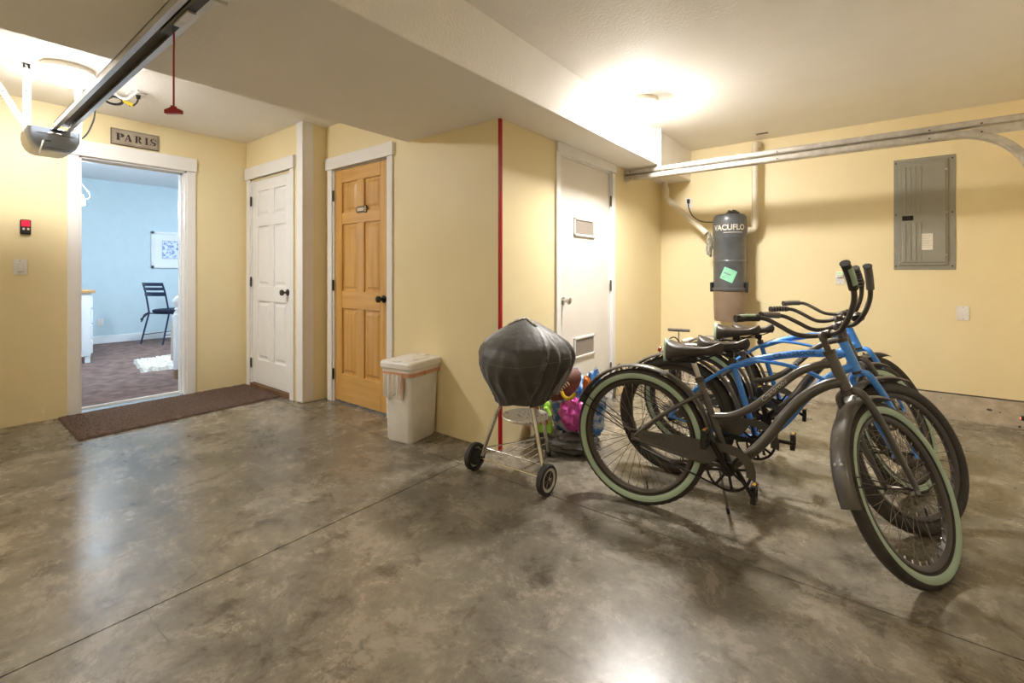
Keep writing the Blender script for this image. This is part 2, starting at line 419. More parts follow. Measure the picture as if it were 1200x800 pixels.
# ---- white casings: side boards, wider header board
def casing_x(name, y, x0, x1, ztop, wd, label, hh=.1, hz=None):
    t = sthing(name, label, 'door trim', ((x0 + x1) / 2, y, 0)); hz = hz or ztop + .0
    MB().box(x0 - wd, x0, y - .016, y, 0, ztop, .002).build('side_board', 'white_trim', t, 0)
    MB().box(x1, x1 + wd, y - .016, y, 0, ztop, .002).build('side_board', 'white_trim', t, 0)
    MB().box(x0 - wd - .018, x1 + wd + .018, y - .028, y, ztop, ztop + hh, .002).build('header_board', 'white_trim', t, 0)
    # jamb lining
    MB().box(x0, x0 + .016, y, y + .1, 0, ztop).build('jamb', 'white_trim', t, 0)
    MB().box(x1 - .016, x1, y, y + .1, 0, ztop).build('jamb', 'white_trim', t, 0)
    MB().box(x0, x1, y, y + .1, ztop - .008, ztop).build('head_jamb', 'white_trim', t, 0)
    return t
casing_x('trim_2', Y1, -4.978, -4.163, 2.085, .068, 'white casing round the white six-panel door', .115)
casing_x('trim_3', Y2, -3.832, -3.043, 2.068, .068, 'white casing round the honey pine door', .105)
def casing_y(name, x, y0, y1, ztop, wd, label, hh, depth, over=.018):
    t = sthing(name, label, 'door trim', (x, (y0 + y1) / 2, 0))
    MB().box(x, x + .016, y0 - wd, y0, 0, ztop, .002).build('side_board', 'white_trim', t, 0)
    MB().box(x, x + .016, y1, y1 + wd, 0, ztop, .002).build('side_board', 'white_trim', t, 0)
    MB().box(x, x + .028, y0 - wd - over, y1 + wd + over, ztop, ztop + hh, .002).build('header_board', 'white_trim', t, 0)
    MB().box(x - depth, x, y0, y0 + .016, 0, ztop).build('jamb', 'white_trim', t, 0)
    MB().box(x - depth, x, y1 - .016, y1, 0, ztop).build('jamb', 'white_trim', t, 0)
    MB().box(x - depth, x, y0, y1, ztop - .014, ztop).build('head_jamb', 'white_trim', t, 0)
    return t
t1 = casing_y('trim_1', XL, DY0, DY1, DZ, .07, 'white casing round the open bedroom doorway', .125, .17, .006)
MB().box(XL - .09, XL - .07, DY1 - .028, DY1 - .016, 0, DZ - .014).build('door_stop', 'white_trim', t1, 0)
MB().box(XL - .09, XL - .07, DY0 + .016, DY1 - .016, DZ - .026, DZ - .014).build('door_stop', 'white_trim', t1, 0)
casing_y('trim_4', XW, VY0, VY1, 2.062, .06, 'white casing round the vented utility door', .076, .1, .0)
# corner board beside the alcove door
t = sthing('trim_5', 'white corner board between the white door and the pine door', 'corner trim', (XR, Y1, 0))
MB().box(XR - .085, XR + .016, Y1 - .016, Y1, .012, ZC, .002).build('corner_board', 'white_trim', t, 0)
MB().box(XR, XR + .016, Y1, Y1 + .088, .012, ZC, .002).build('corner_board', 'white_trim', t, 0)
# red corner guard
struct(MB().box(XW - .012, XW + .006, Y2 - .006, Y2 + .02, 0, ZS, .002).build('trim_6', 'red_trim', smooth=0), 'narrow bright red corner guard on the wall edge behind the grill', 'corner trim')

# ---- doors
def knob(parent, p, n, mt='knob_metal'):
    n = Vector(n)
    k = MB().lathe([(0, .0), (.031, .0), (.031, .006), (.024, .010), (.011, .012), (.010, .034), (.014, .038), (.025, .046), (.0285, .056), (.025, .066), (.012, .072), (0, .073)], p, n, 24).build('door_knob', mt, parent)
    return k
def hinge(parent, p, ax='x', h=.09, mt='dark_metal'):
    m = MB(); x, y, z = p
    if ax == 'x': m.box(x - .014, x + .012, y - .004, y + .002, z - h / 2, z + h / 2)
    else: m.box(x - .002, x + .004, y - .014, y + .012, z - h / 2, z + h / 2)
    m.tube([(x, y, z - h / 2 - .004), (x, y, z + h / 2 + .004)], .006, 8)
    return m.build('hinge', mt, parent)
def six_panel(name, label, x0, x1, y, z0, z1, mt, mtr):
    d = sthing(name, label, 'door', ((x0 + x1) / 2, y, z0)); W_ = x1 - x0; H = z1 - z0
    th = .035; st = .105 * W_ / .78; cx = (x0 + x1) / 2; mu = .05
    zr = [z0, z0 + .24, z0 + .82, z0 + .97, z0 + 1.56, z0 + 1.66, z1 - .115 - .0, z1]
    B = lambda a, b, c, e, nm, mm: MB().box(a, b, y, y + th, c, e, .003).build(nm, mm, d, 0)
    B(x0, x0 + st, z0, z1, 'stile', mt); B(x1 - st, x1, z0, z1, 'stile', mt)
    for a, b in ((zr[0], zr[1]), (zr[2], zr[3]), (zr[4], zr[5]), (zr[6], zr[7])): B(x0 + st, x1 - st, a, b, 'rail', mtr)
    for a, b in ((zr[1], zr[2]), (zr[3], zr[4]), (zr[5], zr[6])):
        B(cx - mu, cx + mu, a, b, 'mullion', mt)
        for xa, xb in ((x0 + st, cx - mu), (cx + mu, x1 - st)):
            # raised field: recessed flat, sloped border, raised centre
            i0, i1, i2 = .0, .022, .045; yo, yr = y + .014, y + .004
            def ring(i, yy): return [(xa + i, yy, a + i), (xb - i, yy, a + i), (xb - i, yy, b - i), (xa + i, yy, b - i)]
            V = ring(0, yo) + ring(i1, yo) + ring(i2, yr); F = []
            for q in (0, 4):
                for k in range(4): F.append((q + k, q + (k + 1) % 4, q + 4 + (k + 1) % 4, q + 4 + k))
            F.append((8, 9, 10, 11)); F.append((3, 2, 1, 0))
            # back plate
            V += ring(0, y + .03); F += [(12 + k, 12 + (k + 1) % 4, (k + 1) % 4, k) for k in range(4)] + [(15, 14, 13, 12)]
            MB().add(V, F[:9] + F[10:]).build('panel', mt, d, 0)
    return d
d2 = six_panel('door_2', 'closed white six-panel door with dark knob next to the corner board', -4.962, -4.179, Y1 + .012, .045, 2.07, 'white_door', 'white_door')
knob(d2, (-4.245, Y1 + .012, .965), (0, -1, 0))
for z in (1.865, 1.055, .24): hinge(d2, (-4.966, Y1 - .003, z))
struct(MB().box(-4.978, -4.163, Y1 - .01, Y1 + .1, 0, .04, .003).build('threshold', 'brown_threshold', smooth=0), 'brown wooden sill under the white six-panel door', 'door sill')
d3 = six_panel('door_3', 'honey coloured pine six-panel door with a small plaque', -3.815, -3.06, Y2 + .014, .014, 2.056, 'pine', 'pine_rail')
knob(d3, (-3.112, Y2 + .014, .935), (0, -1, 0), 'dark_metal')
for z in (1.834, 1.035, .243): hinge(d3, (-3.822, Y2 - .003, z))
pq = MB(); poly = [(-.078, 0), (-.07, .02), (-.055, .028), (.045, .028), (.058, .034), (.07, .026), (.08, 0), (.07, -.026), (.058, -.034), (.045, -.028), (-.055, -.028), (-.07, -.02)]
pq.prism(poly, 0, .006, lambda a, b, h: (-3.415 + a, Y2 + .013 - h, 1.682 + b)); plq = fix_normals(pq.build('plaque', 'brass_old', d3, 0)); plq['label'] = 'small dark brass plaque'
ins = MB().box(-3.415 - .055, -3.415 + .038, Y2 + .004, Y2 + .007, 1.682 - .013, 1.682 + .014)
for k in range(3): ins.box(-3.415 + .052, -3.415 + .066, Y2 + .004, Y2 + .007, 1.682 - .02 + k * .015, 1.682 - .01 + k * .015)
ins.build('plaque_inlay', 'cream_plastic', plq, 0)
# vented utility door, flush
d4 = sthing('door_4', 'closed white flush utility door with two louvre vents', 'door', (XW, (VY0 + VY1) / 2, 0))
DX = XW - .012
MB().box(DX - .04, DX, VY0 + .018, VY1 - .03, .012, 2.05, .003).build('door_leaf', 'vent_door_paint', d4, 0)
for zc, hh in ((1.52, .075), (.535, .085)):
    yc, hw = 3.44, .175
    m = MB()
    m.box(DX, DX + .012, yc - hw, yc + hw, zc + hh - .018, zc + hh, .003).box(DX, DX + .012, yc - hw, yc + hw, zc - hh, zc - hh + .018, .003)
    m.box(DX, DX + .012, yc - hw, yc - hw + .02, zc - hh, zc + hh, .003).box(DX, DX + .012, yc + hw - .02, yc + hw, zc - hh, zc + hh, .003)
    fo = m.build('vent_frame', 'vent_door_paint', d4, 0)
    MB().box(DX + .0005, DX + .002, yc - hw + .02, yc + hw - .02, zc - hh + .018, zc + hh - .018).build('vent_backing', 'rail_dark', fo, 0)
    m = MB()
    for k in range(26):
        y = yc - hw + .025 + k * (2 * hw - .05) / 25; m.box(DX + .002, DX + .006, y - .0042, y + .0042, zc - hh + .018, zc + hh - .018)
    m.build('vent_slats', 'vent_mesh', fo, 0)
knob(d4, (DX, 3.10, .93), (1, 0, 0), 'steel')
for z in (1.80, 1.03, .28): hinge(d4, (XW + .002, VY1 - .012, z), 'y', mt='brass_old')
# bedroom door leaf swung open into the bedroom
d1 = sthing('door_1', 'white bedroom door swung open into the blue room', 'door', (XL - .18, DY0, 0))
MB().box(XL - .17 - .74, XL - .175, DY0 - .03, DY0 + .008, .03, 2.07, .002).build('door_leaf', 'white_door', d1, 0)
for z in (1.78, 1.08, .28): MB().box(XL - .115, XL - .07, DY0 + .0165, DY0 + .019, z - .055, z + .055).build('hinge', 'dark_metal', d1, 0)
ts = sthing('threshold_sill', 'metal sill and white strip in the bedroom doorway', 'door sill', (XL - .09, 1.2, 0))
MB().box(XL - .10, XL + .01, DY0 + .016, DY1 - .016, 0, .012, .003).build('sill_plate', 'sill_metal', ts, 0)
MB().box(XL - .125, XL - .10, DY0 + .016, DY1 - .016, 0, .028, .003).build('strip', 'white_trim', ts, 0)

# ---- bedroom shell
BX = -9.68; BZ = 2.62; BYL, BYR = -.6, 4.6
struct(MB().box(BX - .1, XL - .12, BYL, BYR, -.1, .02).build('floor_bedroom', 'carpet', smooth=0), 'brown carpet of the bedroom', 'carpet')
struct(MB().box(BX - .1, BX, BYL, BYR, .02, BZ).build('wall_bedroom_far', 'blue_wall', smooth=0), 'pale blue far wall of the bedroom', 'wall')
struct(MB().box(BX, XL - .17, BYL - .1, BYL, .02, BZ).build('wall_bedroom_left', 'blue_wall', smooth=0))
struct(MB().box(BX, XL - .17, BYR, BYR + .1, .02, BZ).build('wall_bedroom_right', 'blue_wall', smooth=0))
m = MB(); m.box(XL - .18, XL - .17, BYL, DY0 - .07, .02, BZ).box(XL - .18, XL - .17, DY1 + .07, BYR, .02, BZ).box(XL - .18, XL - .17, DY0 - .07, DY1 + .07, 2.17, BZ)
struct(m.build('wall_bedroom_near', 'blue_wall', smooth=0))
struct(MB().box(BX - .1, XL - .17, BYL - .1, BYR + .1, BZ, BZ + .08).build('ceiling_bedroom', 'bedroom_white', smooth=0), 'white bedroom ceiling', 'ceiling')
struct(MB().box(BX, BX + .014, BYL, BYR, .02, .14, .003).build('baseboard_bedroom', 'bedroom_white', smooth=0), 'white baseboard along the blue bedroom wall', 'baseboard')
# ------------------------------------------------------------------ ceiling lamps
def dome(name, label, x, y, zc, r, base_m, glass_m, group=None):
    t = thing(name, label, 'ceiling light', (x, y, zc), group)
    b = MB().lathe([(0, 0), (r * .93, 0), (r * .93, -.012), (r * .99, -.016), (r * .99, -.034), (r * .9, -.04), (0, -.04)], (x, y, zc), (0, 0, 1), 48).build('lamp_base', base_m, t, 30)
    rim = MB().lathe([(r * .9, -.038), (r * 1.0, -.040), (r * 1.05, -.048), (r * 1.055, -.058), (r * 1.04, -.066), (r * .98, -.064)], (x, y, zc), (0, 0, 1), 48).build('glass_rim', 'lamp_glass_rim', t, 60)
    th = math.radians(40); R_ = r * 1.04 / math.sin(th)
    pr = [(R_ * math.sin(th * k / 10), -.066 - R_ * (math.cos(th * k / 10) - math.cos(th))) for k in range(11)]
    MB().lathe(pr, (x, y, zc), (0, 0, 1), 48).build('glass_dome', glass_m, t, 60)
    return t
dome('ceiling_lamp', 'lit round ceiling lamp above the garage opener motor', -4.10, .615, ZC, .135, 'lamp_base', 'lamp_glass_alcove', 'round garage ceiling lamps')
dome('ceiling_lamp', 'lit round ceiling lamp beside the soffit and the door track', -1.40, 3.42, ZC, .125, 'lamp_base', 'lamp_glass_main', 'round garage ceiling lamps')
dome('ceiling_lamp', 'added unseen fill lamp near the overhead garage door', -1.40, -1.15, ZC, .125, 'lamp_base', 'lamp_glass_fill', 'round garage ceiling lamps')  # unseen dome behind the camera, added to lift the overall light
dome('ceiling_lamp', 'added unseen fill lamp over the empty side of the garage', -4.10, -1.4, ZC, .125, 'lamp_base', 'lamp_glass_fill', 'round garage ceiling lamps')  # second added dome out of view, more fill for the room
dome('bedroom_ceiling_lamp', 'round white ceiling lamp in the blue bedroom', -7.3, 3.3, BZ, .16, 'bedroom_white', 'lamp_glass_bed')
# bedroom pendant: three arms and glass shades, seen past the door jamb
px, py = -7.05, 1.08
t = thing('pendant_lamp', 'silver pendant lamp with white glass shades in the bedroom', 'pendant lamp', (px, py, BZ))
MB().lathe([(0, 0), (.06, 0), (.055, -.02), (0, -.022)], (px, py, BZ), (0, 0, 1), 20).build('canopy', 'fan_metal', t)
MB().tube([(px, py, BZ - .02), (px, py, 2.10)], .007, 8).build('stem', 'fan_metal', t)
for k in range(3):
    a = k * 2 * PI / 3 + 1.35; d = Vector((math.cos(a), math.sin(a), 0)); o = Vector((px, py, 0))
    MB().tube(crom([o + Vector((0, 0, 2.28)), o + d * .07 + Vector((0, 0, 2.17)), o + d * .15 + Vector((0, 0, 2.05)), o + d * .14 + Vector((0, 0, 1.98)), o + d * .06 + Vector((0, 0, 1.97))]), .005, 6).build('arm', 'fan_metal', t)
    c = o + d * .07
    MB().lathe([(.012, .06), (.03, .05), (.045, 0), (.05, -.06), (.046, -.062), (.0, -.03)], c + Vector((0, 0, 1.97)), (0, 0, 1), 20).build('shade', 'lamp_glass_bed', t)

# ------------------------------------------------------------------ perforated angle strip: two edges joined by rungs, real slots between
def slotted(p0, p1, wd_dir, wd=.032, th=.003, pitch=.03, flange=None):
    p0 = Vector(p0); p1 = Vector(p1); t = (p1 - p0); Ln = t.length; t.normalize(); wdir = (Vector(wd_dir) - t * Vector(wd_dir).dot(t)).normalized(); n = t.cross(wdir)
    m = MB()
    def bx(a0, a1, b0, b1):
        V = [p0 + t * a + wdir * b + n * c for c in (-th / 2, th / 2) for a, b in ((a0, b0), (a1, b0), (a1, b1), (a0, b1))]
        m.add(V, [(3, 2, 1, 0), (4, 5, 6, 7), (0, 1, 5, 4), (1, 2, 6, 5), (2, 3, 7, 6), (3, 0, 4, 7)])
    h = wd / 2
    bx(0, Ln, -h, -h * .35); bx(0, Ln, h * .35, h)
    k = 0.0
    while k < Ln:
        bx(k, min(k + pitch * .55, Ln), -h * .35, h * .35); k += pitch
    if flange:
        f = Vector(flange)
        V = [p0 + wdir * h, p1 + wdir * h, p1 + wdir * h + f, p0 + wdir * h + f]; V2 = [v + wdir * th for v in V]
        m.add(V + V2, [(0, 1, 2, 3), (7, 6, 5, 4), (0, 4, 5, 1), (1, 5, 6, 2), (2, 6, 7, 3), (3, 7, 4, 0)])
    return m
# ------------------------------------------------------------------ garage door opener
OY = .565; RZ = 2.055
t = opener = thing('garage_opener', 'grey garage door opener motor hung from slotted white angles', 'garage opener', (-4.2, OY - .01, 1.95))
def super_ring(x, yc, zc, hy, hz, e=.45, n=28):
    out = []
    for k in range(n):
        a = 2 * PI * k / n; c, s_ = math.cos(a), math.sin(a)
        out.append((x, yc + hy * math.copysign(abs(c) ** e, c), zc + hz * math.copysign(abs(s_) ** e, s_)))
    return out
def loft(rings, caps=True):
    n = len(rings[0]); V = [p for r in rings for p in r]; F = []
    for i in range(len(rings) - 1):
        for k in range(n): F.append((i * n + k, i * n + (k + 1) % n, (i + 1) * n + (k + 1) % n, (i + 1) * n + k))
    if caps: F += [tuple(range(n))[::-1], tuple((len(rings) - 1) * n + k for k in range(n))]
    return MB().add(V, F)
HX = -4.10
def head_ring(x, k=1.0, zb=1.925, zt=2.062, inset=0.0):
    prof = [(-.122, 1), (-.124, .72), (-.118, .45), (-.104, .22), (-.082, .06), (-.055, 0), (.055, 0), (.082, .06), (.104, .22), (.118, .45), (.124, .72), (.122, 1)]
    return [(x, OY - .010 + a * k, zb + inset + (zt - zb - inset * 1.2) * b) for a, b in prof]
fix_normals(loft([head_ring(HX - .36, .90, 1.945), head_ring(HX - .33, .98, 1.932), head_ring(HX - .08, 1.0)]).build('housing', 'opener_tan', t))
lc = fix_normals(loft([head_ring(HX - .078, .99), head_ring(HX - .03, .98), head_ring(HX - .008, .93, inset=.008), head_ring(HX, .86, inset=.018)]).build('light_cover', 'opener_grey', t))
MB().box(HX, HX + .006, OY - .045, OY + .02, 2.018, 2.032, .002).build('badge', 'steel', lc, 0)
MB().box(HX - .022, HX - .004, OY - .05, OY + .035, 1.936, 1.943).build('slot', 'black_plastic', lc, 0)
MB().box(HX - .002, HX + .002, OY - .055, OY - .03, 1.974, 1.981).build('slot', 'black_plastic', lc, 0)
MB().box(HX - .012, HX + .001, OY - .095, OY - .045, 2.022, 2.025).build('groove', 'rail_dark', lc, 0)
MB().box(HX - .012, HX + .001, OY + .02, OY + .078, 2.022, 2.025).build('groove', 'rail_dark', lc, 0)
MB().tube(crom([(HX - .002, OY - .065, 1.975), (HX + .008, OY - .07, 1.955), (HX + .01, OY - .08, 1.91), (HX + .01, OY - .085, 1.885)]), .004, 6).build('antenna_wire', 'cord_white', t)
MB().box(HX - .05, HX - .0, OY - .035, OY + .035, 2.04, 2.062, .004).build('rail_socket', 'opener_grey', t, 0)
def angles(m, nm): m.build(nm, 'white_angle', t, 0)
ax = HX - .12
angles(slotted((ax, OY - .125, 2.03), (ax, OY - .125, ZC), (0, 1, 0), flange=(-.025, 0, 0)), 'hanger_angle')
angles(slotted((ax, OY + .115, 2.03), (ax, OY + .115, ZC), (0, 1, 0), flange=(-.025, 0, 0)), 'hanger_angle')
angles(slotted((ax + .004, OY - .135, 2.08), (ax + .004, OY - .33, ZC - .01), (0, 1, 0)), 'brace_angle')
angles(slotted((ax, OY - .42, ZC - .016), (ax, OY + .2, ZC - .016), (0, 0, 1)), 'ceiling_angle')
# rail: aluminium channel open below
t = thing('opener_rail', 'long aluminium opener rail running under the soffit from the motor', 'rail', (-2, OY + .015, RZ))
ry = OY + .018; hw = .036
m = MB(); x0, x1 = HX - .005, XF - .08
for (a, b, c, d) in ((-hw, hw, .038, .044), (-hw, -hw + .004, 0, .044), (hw - .004, hw, 0, .044), (-hw - .006, -hw + .014, -.002, .003), (hw - .014, hw + .006, -.002, .003)):
    m.box(x0, x1, ry + a, ry + b, RZ + c, RZ + d)
m.build('channel', 'aluminium_rail', t, 0)
MB().box(x0 + .02, x1, ry - hw + .008, ry + hw - .008, RZ + .024, RZ + .034).build('belt_cover', 'rail_dark', t, 0)
MB().box(-1.83, -1.78, ry - hw - .008, ry - hw + .002, RZ + .012, RZ + .034, .002).build('clip', 'cream_plastic', t, 0)
t2 = MB().box(-2.10, -1.72, ry - .018, ry + .018, RZ - .012, RZ + .02, .004).build('carriage', 'black_plastic', t, 0)
MB().box(-1.72, -1.30, ry - .012, ry + .012, RZ - .012, RZ + .008, .003).build('arm', 'rail_dark', t, 0)
MB().lathe([(0, -.03), (.018, -.03), (.018, .03), (0, .03)], (-1.68, ry + .02, RZ - .012), (0, 1, 0), 14).build('arm_joint', 'galvanized', t)
MB().box(-1.98, -1.84, ry - .010, ry + .014, RZ - .020, RZ - .010).build('latch', 'galvanized', t, 0)
# red emergency release: cord and handle
cx, cy = -2.055, ry + .012
t = thing('release_cord', 'red emergency release cord with plastic pull handle hanging from the opener rail', 'pull cord', (cx, cy, 1.74))
MB().tube(crom([(cx, cy, RZ - .012), (cx + .004, cy, RZ - .05), (cx, cy, RZ - .1), (cx, cy, 1.765)]), .0032, 6).build('cord', 'red_plastic', t)
hp = [(-.006, 0), (.006, 0), (.007, -.006), (.030, -.015), (.030, -.028), (-.030, -.028), (-.030, -.015), (-.007, -.006)]
fix_normals(MB().prism(hp, -.008, .008, lambda a, b, h: (cx + a * .79 + h * .61, cy + a * .61 - h * .79, 1.768 + b)).build('handle', 'red_plastic', t, 0))
# cords plugged into the ceiling box
p = onz(151, 117, 2.455)
t = thing('extension_cable', 'black and white cords with a yellow tag at the alcove ceiling outlet', 'cables', (p.x, p.y, 2.43))
W_ = lambda u, v, z: onz(u, v, z)
q = onz(160, 110, ZC)
MB().box(q.x - .06, q.x + .06, q.y - .05, q.y + .05, ZC - .006, ZC, .002).build('outlet_plate', 'white_plastic', t, 0)
MB().tube(crom([W_(162, 106, 2.462), W_(155, 112, 2.44), W_(148, 116, 2.43), W_(140, 114, 2.44), W_(134, 109, 2.455)]), .008, 8).build('white_cable', 'white_plastic', t)
MB().tube(crom([W_(162, 112, 2.455), W_(161, 119, 2.43), W_(157, 123, 2.42), W_(152, 124, 2.42)]), .006, 8).build('black_cord', 'black_plastic', t)
MB().tube([W_(162, 111, 2.468), W_(162, 116, 2.44)], [.016, .012], 8).build('plug', 'black_plastic', t)
MB().tube([W_(144, 118, 2.43), W_(155, 123, 2.42)], [.008, .016], 6, flat=.4).build('tag', 'yellow_tag', t)
for k in range(3):
    c = W_(133 + k * .4, 117 + k * .5, 2.435 - k * .006); pts = []
    for i in range(24):
        a = 2 * PI * i / 24; pts.append(c + Vector((.022 * math.sin(a) * 1.5, .05 * math.cos(a), .02 * math.sin(a))))
    MB().tube(pts, .006, 6, closed=True).build('cord_loop', 'black_plastic', t)
MB().tube(crom([(HX - .22, OY + .118, 2.04), (HX - .2, OY + .17, 2.10), (HX - .15, OY + .2, 2.2), (HX - .1, OY + .21, 2.3), tuple(W_(131, 114, 2.445))]), .005, 6).build('power_cord', 'black_plastic', opener)

# ------------------------------------------------------------------ signs and wall devices on the left wall
def stencil_letters():
    L = {}
    def arcp(cx, cy, rx, ry, a0, a1, n=10): return [(cx + rx * math.cos(math.radians(a0 + (a1 - a0) * k / n)), cy + ry * math.sin(math.radians(a0 + (a1 - a0) * k / n))) for k in range(n + 1)]
    bowl = arcp(.50, .72, .42, .28, 90, -90) + arcp(.50, .72, .10, .15, -90, 90)
    stem = [(.12, .06), (.42, .06), (.42, .94), (.12, .94)]
    ser = lambda a, b, z0, z1: [(a, z0), (b, z0), (b, z1), (a, z1)]
    L['P'] = [stem, ser(.02, .44, .94, 1), ser(.02, .54, 0, .06), bowl]
    L['R'] = [stem, ser(.02, .44, .94, 1), ser(.02, .5, 0, .06), bowl, [(.47, .42), (.72, .42), (1.0, .06), (1.08, 0), (.70, 0)]]
    L['A'] = [[(.08, .06), (.18, .06), (.50, .86), (.44, 1)], [(.48, 1), (.60, 1), (.98, .06), (.62, .06), (.44, .80)], ser(0, .28, 0, .06), ser(.56, 1.04, 0, .06), [(.27, .28), (.56, .28), (.53, .36), (.30, .36)]]
    L['I'] = [[(.16, .06), (.46, .06), (.46, .94), (.16, .94)], ser(.04, .58, .94, 1), ser(.04, .58, 0, .06)]
    up = arcp(.46, .74, .38, .26, 40, 200, 12) ; upi = arcp(.50, .76, .20, .17, 205, 60, 12)
    L['S'] = [[(.80, .70), (.86, .70), (.86, 1.0), (.78, .94)], arcp(.44, .73, .36, .27, 65, 215, 12) + arcp(.52, .77, .20, .17, 200, 70, 10),
              [(.10, .62), (.28, .60), (.90, .38), (.84, .20), (.62, .26), (.16, .50)], arcp(.50, .27, .38, .27, 20, -120, 12) + arcp(.44, .22, .22, .16, -115, 20, 10), [(.06, .30), (.12, .30), (.16, .06), (.06, 0)]]
    return L
SL = stencil_letters()
t = thing('wall_sign', 'distressed grey wooden sign lettered PARIS above the bedroom doorway', 'sign', (XL, 1.19, 2.235))
MB().box(XL, XL + .016, 1.022, 1.356, 2.236, 2.372, .002).build('board_edge', 'sign_edge', t, 0)
MB().box(XL + .016, XL + .018, 1.026, 1.352, 2.241, 2.368).build('board_face', 'sign_board', t, 0)
for ch, yy, lw in (('P', 1.052, .063), ('A', 1.112, .050), ('R', 1.180, .051), ('I', 1.250, .045), ('S', 1.288, .050)):
    m = MB()
    for poly in SL[ch]: m.prism(poly, 0, .0012, lambda a, b, h, yy=yy: (XL + .018 + h, yy + a * lw, 2.274 + b * .060))
    fix_normals(m.build('letter', 'sign_ink', t, 0))
m = MB()
for a, b, c, d in ((1.032, 1.346, 2.247, 2.249), (1.032, 1.346, 2.360, 2.362), (1.032, 1.034, 2.247, 2.362), (1.344, 1.346, 2.247, 2.362)): m.box(XL + .018, XL + .0185, a, b, c, d)
m.build('border_line', 'sign_edge', t, 0)
t = thing('opener_keypad', 'small black wall button with a glowing red face beside the doorway', 'wall button', (XL, .523, 1.44))
MB().box(XL, XL + .022, .494, .552, 1.437, 1.549, .006).build('case', 'black_plastic', t, 0)
MB().box(XL + .022, XL + .025, .500, .546, 1.497, 1.541, .002).build('lit_button', 'red_screen', t, 0)
for y in (.506, .53): MB().box(XL + .022, XL + .025, y, y + .013, 1.470, 1.486, .002).build('small_button', 'paper_white', t, 0)
def plate(name, label, cat, p, ax, w_=.07, h_=.115, kind='blank'):
    x, y, z = p; t = thing(name, label, cat, p)
    if ax == 'x':
        B = lambda a, b, z0, z1, d0, d1, nm, mt, bv=.001: MB().box(x + d0, x + d1, y + a, y + b, z + z0, z + z1, bv).build(nm, mt, t, 0)
    else:
        B = lambda a, b, z0, z1, d0, d1, nm, mt, bv=.001: MB().box(x + a, x + b, y - d1, y - d0, z + z0, z + z1, bv).build(nm, mt, t, 0)
    B(-w_ / 2, w_ / 2, -h_ / 2, h_ / 2, 0, .007, 'plate', 'white_plastic', .002)
    if kind == 'rocker':
        B(-.017, .017, -.033, .033, .007, .012, 'rocker', 'white_plastic', .002); B(-.017, .017, -.036, -.033, .007, .009, 'rocker_gap', 'ink_grey', 0)
    if kind == 'outlet':
        for zz in (.022, -.022):
            B(-.016, .016, zz - .014, zz + .014, .007, .009, 'socket', 'white_plastic', .002)
            for s_ in (-.006, .006): B(s_ - .0012, s_ + .0012, zz - .004, zz + .006, .009, .0093, 'slot', 'ink_grey', 0)
    for zz in (h_ / 2 - .012, -h_ / 2 + .012): B(-.003, .003, zz - .003, zz + .003, .007, .0085, 'screw', 'ink_grey', 0)
    return t
plate('light_switch', 'white rocker light switch on the yellow wall under the red-lit button', 'light switch', (XL, .496, 1.19), 'x', .072, .115, 'rocker')
plate('wall_plate', 'blank cream wall plate under the electrical panel', 'wall plate', (.572, Y3, .822), 'y', .074, .115)
t = plate('wall_outlet', 'white outlet with a green night light behind the handlebars', 'wall outlet', (-.236, Y3, 1.10), 'y', .072, .118, 'outlet')
MB().box(-.262, -.212, Y3 - .03, Y3 - .007, 1.105, 1.155, .004).build('night_light', 'white_plastic', t, 0)
MB().box(-.247, -.227, Y3 - .032, Y3 - .029, 1.135, 1.15).build('light_lens', 'led_green', t, 0)
plate('wall_outlet', 'white outlet above the canister with a black plug in it', 'wall outlet', (-1.588, Y3, 1.905), 'y', .07, .115, 'outlet')
plate('wall_outlet', 'white outlet on the blue bedroom wall', 'wall outlet', (BX, 1.823, .357), 'x', .075, .12, 'outlet')
# ------------------------------------------------------------------ overhead door track
TY = 4.22
def track_y(u, v): return ony(u, v, TY)
t = thing('door_track', 'pair of galvanized horizontal garage door tracks below the ceiling', 'door track', (-1.2, TY, 2.02))
def sweep(path, prof, nm, mt, parent, wall_y=TY):
    # path in the XZ plane, profile (lateral y, normal) pairs, open channel with thickness
    V = []; F = []; n = len(prof)
    for i, (x, z) in enumerate(path):
        a = path[max(i - 1, 0)]; b = path[min(i + 1, len(path) - 1)]; tx, tz = b[0] - a[0], b[1] - a[1]; l = math.hypot(tx, tz); nx, nz = -tz / l, tx / l
        for (py_, pn) in prof: V.append((x + nx * pn, wall_y + py_, z + nz * pn))
    for i in range(len(path) - 1):
        for k in range(n): F.append((i * n + k, (i + 1) * n + k, (i + 1) * n + (k + 1) % n, i * n + (k + 1) % n))
    F += [tuple(range(n)), tuple((len(path) - 1) * n + k for k in range(n))[::-1]]
    return fix_normals(MB().add(V, F).build(nm, mt, parent, 30))
def cprof(h):
    t_ = .003
    return [(-.028, 0), (.022, 0), (.022, h), (-.028, h), (-.028, h - .010), (-.028 + t_, h - .010), (-.028 + t_, h - t_), (.022 - t_, h - t_), (.022 - t_, t_), (-.028 + t_, t_), (-.028 + t_, .010), (-.028, .010)]
